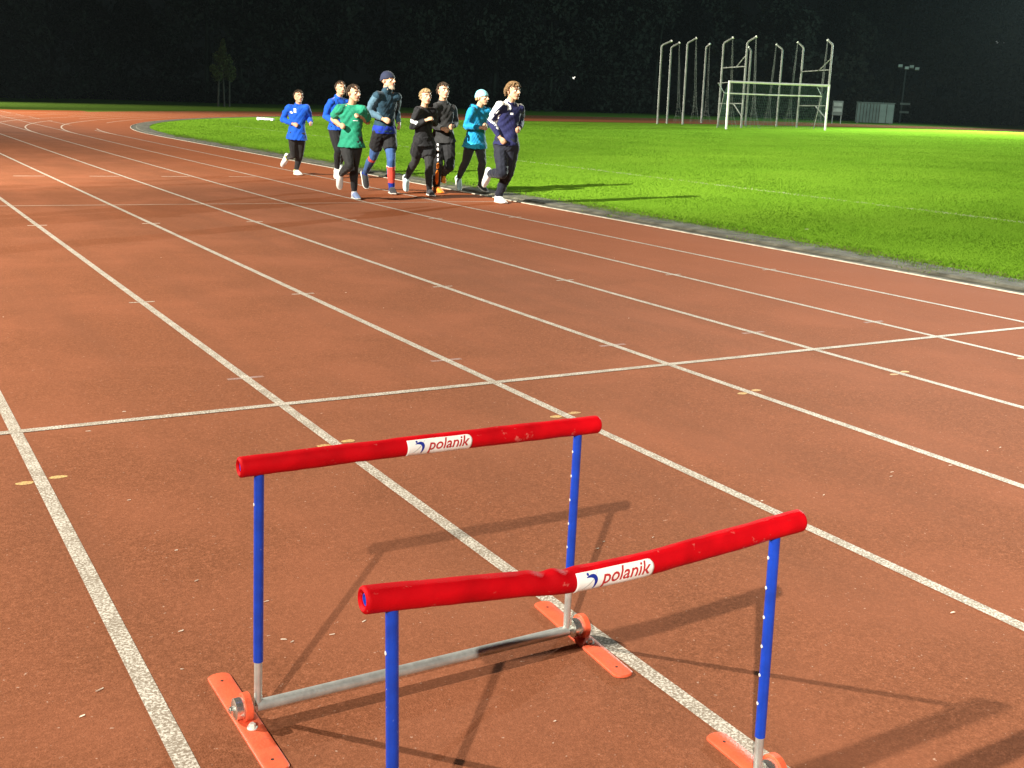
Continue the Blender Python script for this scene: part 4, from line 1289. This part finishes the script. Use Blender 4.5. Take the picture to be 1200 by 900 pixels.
    # ---------------- legs
    for g in sp['legs']:
        mb = MB()
        inf = g['inf']; kind = g['kind']
        if kind == 'band':
            mb.rings([torso_ring(t, a + inf / H, b + inf / H) for t, a, b in ((-.085, .098, .072), (-.06, .097, .072), (.06, .095, .071), (.14, .088, .064))])
        elif kind != 'hose':
            mb.rings([torso_ring(t, a + inf / H, b + inf / H) for t, a, b in ((-.24, .045, .04), (-.18, .080, .060), (-.08, .095, .070), (.06, .092, .068), (.14, .088, .064))])
        for S in g.get('sides', 'RL'):
            hp, kn, an = (J[q + S] for q in ('hip', 'kn', 'an'))
            bk = Vector((0, .012 * H, 0))
            if kind == 'band':
                break
            if kind == 'shorts':
                mb.cone(hp, hp.lerp(kn, .62), .055 * H + inf, .050 * H + inf * 1.6, round1=False)
            elif kind == 'hose':
                a, b = g['span']
                mb.cone(kn.lerp(an, a) + bk * max(0, 1 - a), kn.lerp(an, min(b, 1)), (.035 if a < .4 else .029) * H + inf, .0225 * H + inf, round0=False, round1=False)
            elif kind == 'tights':
                mb.cone(hp, hp.lerp(kn, .4), .054 * H + inf, .050 * H + inf); mb.cone(hp.lerp(kn, .4), kn, .050 * H + inf, .034 * H + inf)
                mb.cone(kn, kn.lerp(an, .3) + bk, .034 * H + inf, .036 * H + inf)
                mb.cone(kn.lerp(an, .3) + bk, kn.lerp(an, g.get('end', .97)), .036 * H + inf, .022 * H + inf, round1=False)
            else:
                mb.cone(hp, hp.lerp(kn, .4), .056 * H + inf, .052 * H + inf); mb.cone(hp.lerp(kn, .4), kn, .052 * H + inf, .040 * H + inf)
                mb.cone(kn, kn.lerp(an, .4) + bk, .040 * H + inf, .037 * H + inf); mb.cone(kn.lerp(an, .4) + bk, kn.lerp(an, g.get('end', .98)), .037 * H + inf, .027 * H + inf, round1=False)
        remeshed(mb, g['name'], [FB[m] for m in g['mats']], body, base, .009, 4, crumple=g.get('crumple', .0025), seed=idx + 5.0,
                 paint=(lambda c, n, g=g: g['paint'](c, n, J)) if 'paint' in g else None)
    # ---------------- raised stripes down the outside of the right trouser leg
    if sp.get('stripes'):
        hp, kn, an = J['hipR'], J['knR'], J['anR']
        od = Vector((-.42, -.91, 0)).normalized()
        def leg_pt(t):
            return (hp.lerp(kn, t) + od * ((.058 - .012 * t) * H + .010)) if t <= 1 else (kn.lerp(an, t - 1) + Vector((0, .010 * H, 0)) * (1 - abs(2 * (t - 1) - 1)) + od * ((.044 - .014 * (t - 1)) * H + .010))
        for t0, t1, r_, m_ in ((.16, .32, .020, 'white'), (.38, .54, .020, 'white'), (.60, .74, .018, 'white'), (.80, .92, .016, 'white'), (1.0, 1.22, .024, 'orange'), (1.28, 1.86, .028, 'orange')):
            mb = MB(); mb.tube([leg_pt(t0 + (t1 - t0) * q / 5) for q in range(6)], [r_ * .5] + [r_] * 4 + [r_ * .5], 8)
            o = mb.build('trouser_stripe', FB[m_], body); o.location = -base
    # ---------------- shoes
    for S, (um, accent) in sp['shoes'].items():
        an, to, kn = J['an' + S], J['to' + S], J['kn' + S]
        v = (to - an).normalized()
        l = (LEFT - v * LEFT.dot(v)).normalized()
        uv = v.cross(l)
        a = (v * math.cos(.27) + uv * math.sin(.27)).normalized()
        u = a.cross(l)
        heel = an - u * (.080 * k) - a * (.062 * k)
        Lf = .172 * H
        def ring(t, wd, h0, h1, n=14):
            c = heel + a * (Lf * t)
            pts = []
            for i in range(n):
                q = 2 * math.pi * i / n
                ca, sa = math.cos(q), math.sin(q)
                pts.append(c + l * (wd * k * math.copysign(abs(ca) ** .75, ca)) + u * ((h0 + (h1 - h0) * (0.5 + 0.5 * math.copysign(abs(sa) ** .85, sa))) * k))
            return pts
        mb = MB()
        rows = ((0.0, .024, .012, .074), (.04, .036, .008, .100), (.14, .042, .006, .112), (.28, .043, .006, .106), (.42, .046, .006, .098), (.6, .048, .006, .076), (.78, .048, .006, .054), (.91, .038, .010, .038), (.985, .018, .014, .028))
        mid = 0
        mb.rings([ring(*r) for r in rows])
        sh = mb.build('shoe', [FB[um]], body); sh.location = -base
        mb = MB()
        mb.rings([ring(t, w_ + .004, h, h + .024 - .006 * t) for t, w_, h in ((-.02, .020, .004), (.03, .034, -.004), (.14, .039, -.008), (.3, .038, -.007), (.45, .041, -.006), (.62, .048, -.006), (.8, .050, -.002), (.93, .040, .006), (1.0, .018, .013))])
        mb.build('sole', FB[sp.get('sole', 'sole')], sh)
        if accent:
            mb = MB()
            for sg in (-1, 1):
                for t in (.36, .44):
                    mb.cone(heel + a * Lf * t + l * (.040 * k * sg) + u * .03 * k, heel + a * Lf * (t + .06) + l * (.026 * k * sg) + u * .066 * k, .005 * k, .004 * k, 6)
            mb.build('trim', FB[accent], sh)
        mb = MB()
        mb.cone(an.lerp(kn, .14), an - u * .03 * k, .0235 * H, .026 * H); mb.cone(an, an.lerp(to, .30) - u * .006, .0245 * H, .020 * H)
        o = mb.build('sock', FB[sp.get('sock' + S, sp.get('sock', 'white'))], body); o.location = -base
    # ---------------- head cover
    hr = sp['hair']
    if hr['kind'] == 'hat':
        mb = MB()
        rr = []
        for u_, s_, f_ in ((.60, .365, .455), (.62, .385, .475), (.70, .385, .475), (.715, .372, .462), (.80, .35, .43), (.90, .29, .36), (.98, .20, .25), (1.03, .10, .12), (1.045, .02, .02)):
            rr.append([HP(s_ * math.cos(2 * math.pi * i / 24), -.05 + f_ * math.sin(2 * math.pi * i / 24), u_ - .13 * (1 - (0.5 + 0.5 * math.sin(2 * math.pi * i / 24))) * max(0, (.95 - u_) * 2.5)) for i in range(24)])
        mb.rings(rr)
        o = mb.build('hat', FB[hr['mat']], body); o.location = -base
        if hr.get('under'):
            mb = MB()
            for i in range(26):
                q = math.radians(200 + 140 * i / 25)
                mb.cone(HP(.34 * math.cos(q), -.05 + .40 * math.sin(q), .55), HP(.345 * math.cos(q), -.05 + .40 * math.sin(q), .36), .05 * hh, .03 * hh, 6)
            o = mb.build('hair', FB[hr['under']], body); o.location = -base
    else:
        rg = random.Random(idx * 7 + 1)
        mb = MB()
        bulk = hr.get('bulk', .010)
        cc = HP(0, -.06, .645)
        for i in range(hr.get('n', 230)):
            th = rg.uniform(0, 2 * math.pi); cu = rg.uniform(-.55, 1.0)
            sr = math.sqrt(max(0, 1 - cu * cu))
            ds, df = sr * math.cos(th), sr * math.sin(th)
            # hairline: high over the forehead, low at the nape, clear of the ears
            if df > 0.25 and cu < hr.get('line', .42): continue
            if -.25 <= df <= .25 and cu < -.10: continue
            p = cc + hs * (.335 * hh * ds) + hf * (.415 * hh * df) + hu * (.37 * hh * cu)
            out_ = (hs * ds + hf * df + hu * cu).normalized()
            dirn = (out_ * .12 + hf * (hr.get('sweep', .3) if cu > .3 else -.1) + hs * (rg.uniform(-.18, .18) + .5 * ds) - hu * (1.0 - .75 * max(0, cu))).normalized()
            ln = hh * rg.uniform(.08, .16) * hr.get('len', 1.0)
            mb.cone(p - out_ * .01 * hh, p + out_ * bulk * hh + dirn * ln, .045 * hh, .028 * hh, 6)
        mb.ellipsoid(cc + hu * .012 * hh - hf * .035 * hh, hax, (.345 * hh, .405 * hh, .372 * hh), 18, 10)
        # keep the filler off the face
        mb2 = MB(); mb2.v = mb.v; keep = [(f, m) for f, m in zip(mb.f, mb.m)]
        okf = []
        for f, m in keep:
            c = sum((Vector(mb.v[i]) for i in f), Vector()) / len(f) - cc
            s_, f_, u_ = c.dot(hs) / hh, c.dot(hf) / hh, c.dot(hu) / hh
            if f_ > .10 and u_ < .10 and len(f) >= 3 and abs(s_) < .36 and hr.get('fringe', 0) == 0: continue
            if f_ > .10 and u_ < .03: continue
            if -.15 < f_ <= .10 and u_ < -.10: continue
            if f_ <= -.15 and u_ < -.42: continue
            okf.append((f, m))
        mb2.f = [f for f, m in okf]; mb2.m = [m for f, m in okf]
        o = mb2.build('hair', FB[hr['mat']], body); o.location = -base
    if sp.get('beard'):
        mb = MB(); rg = random.Random(3)
        for i in range(90):
            q = rg.uniform(-1, 1); uu = rg.uniform(.0, .30)
            p = HP(.26 * q * (1 - .35 * (.3 - uu)), .05 + .30 * (1 - abs(q) ** 2), uu)
            mb.cone(p, p + hf * .02 * hh - hu * .06 * hh + hs * q * .02 * hh, .04 * hh, .02 * hh, 6)
        o = mb.build('beard', FB['beard'], body); o.location = -base
    if sp.get('gaiter'):
        mb = MB()
        c0, c1 = neck - axis * .01, HP(0, -.02, .12)
        rr = []
        for t, r_ in ((-.1, .050), (.2, .052), (.45, .049), (.7, .047), (.95, .044), (1.0, .040)):
            c = c0.lerp(c1, t); rr.append([c + hs * r_ * H * math.cos(2 * math.pi * i / 20) + hf * r_ * H * math.sin(2 * math.pi * i / 20) for i in range(20)])
        mb.rings(rr); o = mb.build('neck_gaiter', FB[sp['gaiter']], body); o.location = -base
    if sp.get('hood'):
        mb = MB()
        for i in range(11):
            q0, q1 = math.radians(150 + 24 * i), math.radians(150 + 24 * (i + 1))
            def hq(q):
                return neck + axis * (.012 * H + .012 * H * (1 if math.sin(q) < 0 else 0)) + hs * (.062 * H * math.cos(q)) + hf * (.058 * H * math.sin(q) - .012 * H)
            mb.cone(hq(q0), hq(q1), .026 * H, .026 * H, 8)
        mb.ellipsoid(neck - hf * .07 * H - axis * .015 * H, (hs, hf, axis), (.06 * H, .03 * H, .055 * H), 12, 8)
        remeshed(mb, 'hood', [FB[sp['hood']]], body, base, .009, 5, crumple=.003, seed=2.0)
    return body

# painted patches: functions of the place on the garment
def p_r1(c, n, TC, fr, J):
    t, a = TC(c); front = n @ fr > .3
    m = np.where(front & (t > .74) & (t < .80) & (a > -.095) & (a < -.045), 1, 0)
    return np.where(front & (t > .78) & (t < .93) & (np.abs(a - .0) < .022), 1, m)
def p_r2(c, n, TC, fr, J):
    t, a = TC(c); front = n @ fr > .2
    return np.where(front & (((t > .80) & (t < .83) & (a > -.04) & (a < .10)) | ((t > .66) & (t < .71) & (a > -.10) & (a < -.02))), 1, 0)
def p_r3(c, n, TC, fr, J):
    t, a = TC(c); front = n @ fr > .3
    return np.where(front & (t > .60) & (t < .625) & (a > .02) & (a < .09), 1, 0)
def p_r4(c, n, TC, fr, J):  # sleeves painted in the lit tone of the same petrol cloth
    m = np.zeros(len(c))
    for S in 'RL':
        t, d = along(c, J['sh' + S], J['el' + S]); m = np.where((t > .15) & (d < .075), 1, m)
        t, d = along(c, J['el' + S], J['wr' + S]); m = np.where((t > -.1) & (d < .07), 1, m)
    t, a = TC(c)
    return np.where((np.abs(a) < .10) & (n @ fr > .2) & (t < .9), 0, m)
def p_r5(c, n, TC, fr, J):
    t, d = along(c, J['shR'], J['elR']); return np.where((t > .62) & (t < .78) & (d < .09), 1, 0)
def p_r6(c, n, TC, fr, J):
    t, a = TC(c); front = n @ fr > .3
    return np.where(front & (t > .80) & (t < .82) & (a > .03) & (a < .10), 1, 0)
def p_r6_leg(c, n, J):
    t1, d1 = along(c, J['hipR'], J['knR']); t2, d2 = along(c, J['knR'], J['anR'])
    hx = np.array(J['hipR'])[0] * (1 - t1) + np.array(J['knR'])[0] * t1; kx = np.array(J['knR'])[0] * (1 - t2) + np.array(J['anR'])[0] * t2
    side = (n[:, 0] * .55 + n[:, 1] * .8 > -2) & (n[:, 0] < -.55)
    m = np.where(side & (d1 < .14) & (t1 > .12) & (t1 < .97) & (np.mod(t1 * 5, 1) < .75), 1, 0)
    return np.where(side & (t2 > .02) & (d2 < .11), 2, m)
def p_r7(c, n, TC, fr, J):
    t, a = TC(c); return np.where((t < -.06) & (a < -.050), 1, 0)  # lower hem painted in the lit tone of the same cloth
def p_r8(c, n, TC, fr, J):
    t, a = TC(c)
    ts, ds = along(c, J['neck'], J['shR'])
    m = np.where((a < -.06) & (t > .80) & (n[:, 2] > .30), 1, 0)
    tu, du = along(c, J['shR'], J['elR'])
    outer = (n[:, 0] * -.75 + n[:, 2] * .35 - n[:, 1] * .35) > .50
    m = np.where(outer & (tu > -.25) & (tu < .93) & (du < .09) & (a < -.10), 1, m)
    tf, df = along(c, J['elR'], J['wrR'])
    m = np.where((df < .07) & (tf > .05) & (tf < .62) & ((n[:, 0] * .55 - n[:, 1] * .75) > .55), 1, m)
    front = n @ fr > .35
    m = np.where(front & (t > .77) & (t < .82) & (a > -.075) & (a < -.025), 1, m)
    tl, dl = along(c, J['shL'], J['elL'])
    return np.where((n[:, 2] > .55) & (a > .07) & (t > .86), 1, m)
def p_r4_leg(c, n, J):
    t, d = along(c, J['knR'], J['anR']); m = np.where((t > .02) & (t < .16) & (d < .1), 1, 0)
    return m
def p_r4_sock(c, n, J):
    t, d = along(c, J['knL'], J['anL']); return np.where(t > .80, 1, np.where(t < .22, 2, 0))

T = lambda name, kind, mats, inf=.006, **kw: dict(name=name, kind=kind, mats=mats, inf=inf, **kw)
person(0, 'runner in a blue zip jacket and black tights at the left end of the group', dict(
    top=dict(name='jacket', mats=['royal', 'white'], inf=.012, hem=-.24, collar=.55, paint=p_r1, crumple=.006),
    legs=[T('tights', 'tights', ['charcoal'], .007)], shoes={'R': ('shoe_white', 'yellow'), 'L': ('shoe_white', None)}, sockR='yellow', sockL='yellow',
    hair=dict(kind='hair', mat='hair_dark', len=.8)))
person(1, 'runner in a blue jacket half hidden behind the runner in green', dict(
    top=dict(name='jacket', mats=['royal', 'white'], inf=.011, hem=-.06, collar=.5, paint=p_r2, crumple=.006),
    legs=[T('tights', 'tights', ['black'], .008)], shoes={'R': ('shoe_white', 'shoe_dark'), 'L': ('shoe_white', None)},
    hair=dict(kind='hair', mat='hair_dark', len=.8)))
person(2, 'runner in a green short sleeved shirt and black tights with bare forearms', dict(
    top=dict(name='t_shirt', mats=['green', 'white'], inf=.013, hem=-.16, sleeve='short', paint=p_r3, crumple=.007, flare=.8),
    legs=[T('tights', 'tights', ['charcoal'], .006)], shoes={'R': ('shoe_white', 'shoe_blue'), 'L': ('shoe_blue', 'white')},
    hair=dict(kind='hair', mat='hair_dark', len=.9), yaw=.35))
person(3, 'tall bearded runner in a navy knit hat, petrol top and one red sock', dict(
    top=dict(name='jacket', mats=['petrol', 'petrol_lit'], inf=.010, hem=-.04, paint=p_r4, crumple=.005),
    legs=[T('shirt_hem', 'band', ['royal_dark'], .016, crumple=.004), T('shorts', 'shorts', ['black'], .013, crumple=.005),
          T('tights', 'tights', ['steel_blue', 'red'], .006, paint=p_r4_leg), T('knee_sock', 'hose', ['red', 'royal_dark', 'white'], .010, sides='L', span=(.18, 1.0), paint=p_r4_sock)],
    shoes={'R': ('shoe_dark', 'yellow'), 'L': ('shoe_dark', 'white')}, sock='royal_dark',
    hair=dict(kind='hat', mat='hat_navy'), beard=True, gaiter='petrol', yaw=.45, shift=dict(elL=(.02, .16, .03), wrL=(.16, .16, -.05))))
person(4, 'fair haired runner in a black top with a white sleeve band', dict(
    top=dict(name='t_shirt', mats=['black', 'white'], inf=.010, hem=-.14, paint=p_r5, crumple=.006),
    legs=[T('shorts', 'shorts', ['black'], .018, crumple=.007), T('tights', 'tights', ['charcoal'], .008)], shoes={'R': ('shoe_pale', None), 'L': ('shoe_dark', None)}, sock='charcoal',
    hair=dict(kind='hair', mat='hair_fair', len=.8)))
person(5, 'dark haired runner in black with white and orange trouser stripe and orange shoes', dict(
    top=dict(name='jacket', mats=['charcoal', 'grey'], inf=.014, hem=-.16, collar=.5, paint=p_r6, crumple=.006),
    legs=[T('trousers', 'trousers', ['black'], .013, crumple=.006)], stripes=True, shoes={'R': ('shoe_orange', None), 'L': ('shoe_orange', None)}, sock='black', sole='shoe_orange',
    hair=dict(kind='hair', mat='hair_dark', len=1.0)))
person(6, 'runner in a bright cyan hooded jacket and pale blue hat', dict(
    top=dict(name='jacket', mats=['cyan', 'cyan_lit'], inf=.016, hem=-.24, collar=.4, paint=p_r7, crumple=.007, flare=1.2),
    legs=[T('tights', 'tights', ['grey'], .008)], shoes={'R': ('shoe_pale', 'white'), 'L': ('shoe_dark', None)}, sock='grey',
    hair=dict(kind='hat', mat='hat_pale', under='hair_fair'), hood='cyan', yaw=.5))
person(7, 'runner in a navy tracksuit with white shoulder stripes at the right end of the group', dict(
    top=dict(name='jacket', mats=['navy', 'white'], inf=.010, hem=-.06, collar=.5, paint=p_r8, crumple=.006),
    legs=[T('trousers', 'trousers', ['navy_black'], .012, crumple=.006)], shoes={'R': ('shoe_white', 'shoe_dark'), 'L': ('shoe_white', None)},
    hair=dict(kind='hair', mat='hair_brown', len=1.25, bulk=.018, sweep=.7, n=520), yaw=.25))

# ------------------------------------------------------------------ damp night air, glowing near the floodlights
def haze():
    mb = MB()
    mb.box((40, 60, 14.0), (190, 150, 16.0))
    m = bpy.data.materials.new('night_air'); m.use_nodes = True
    t = m.node_tree; t.nodes.clear()
    o = t.nodes.new('ShaderNodeOutputMaterial'); v = t.nodes.new('ShaderNodeVolumePrincipled')
    v.inputs['Color'].default_value = (0.75, 0.92, 0.95, 1)
    v.inputs['Density'].default_value = 0.00007
    v.inputs['Anisotropy'].default_value = 0.2
    t.links.new(v.outputs['Volume'], o.inputs['Volume'])
    ob = mb.build('haze', m, smooth=False)
    tag(ob, kind='stuff')
haze()
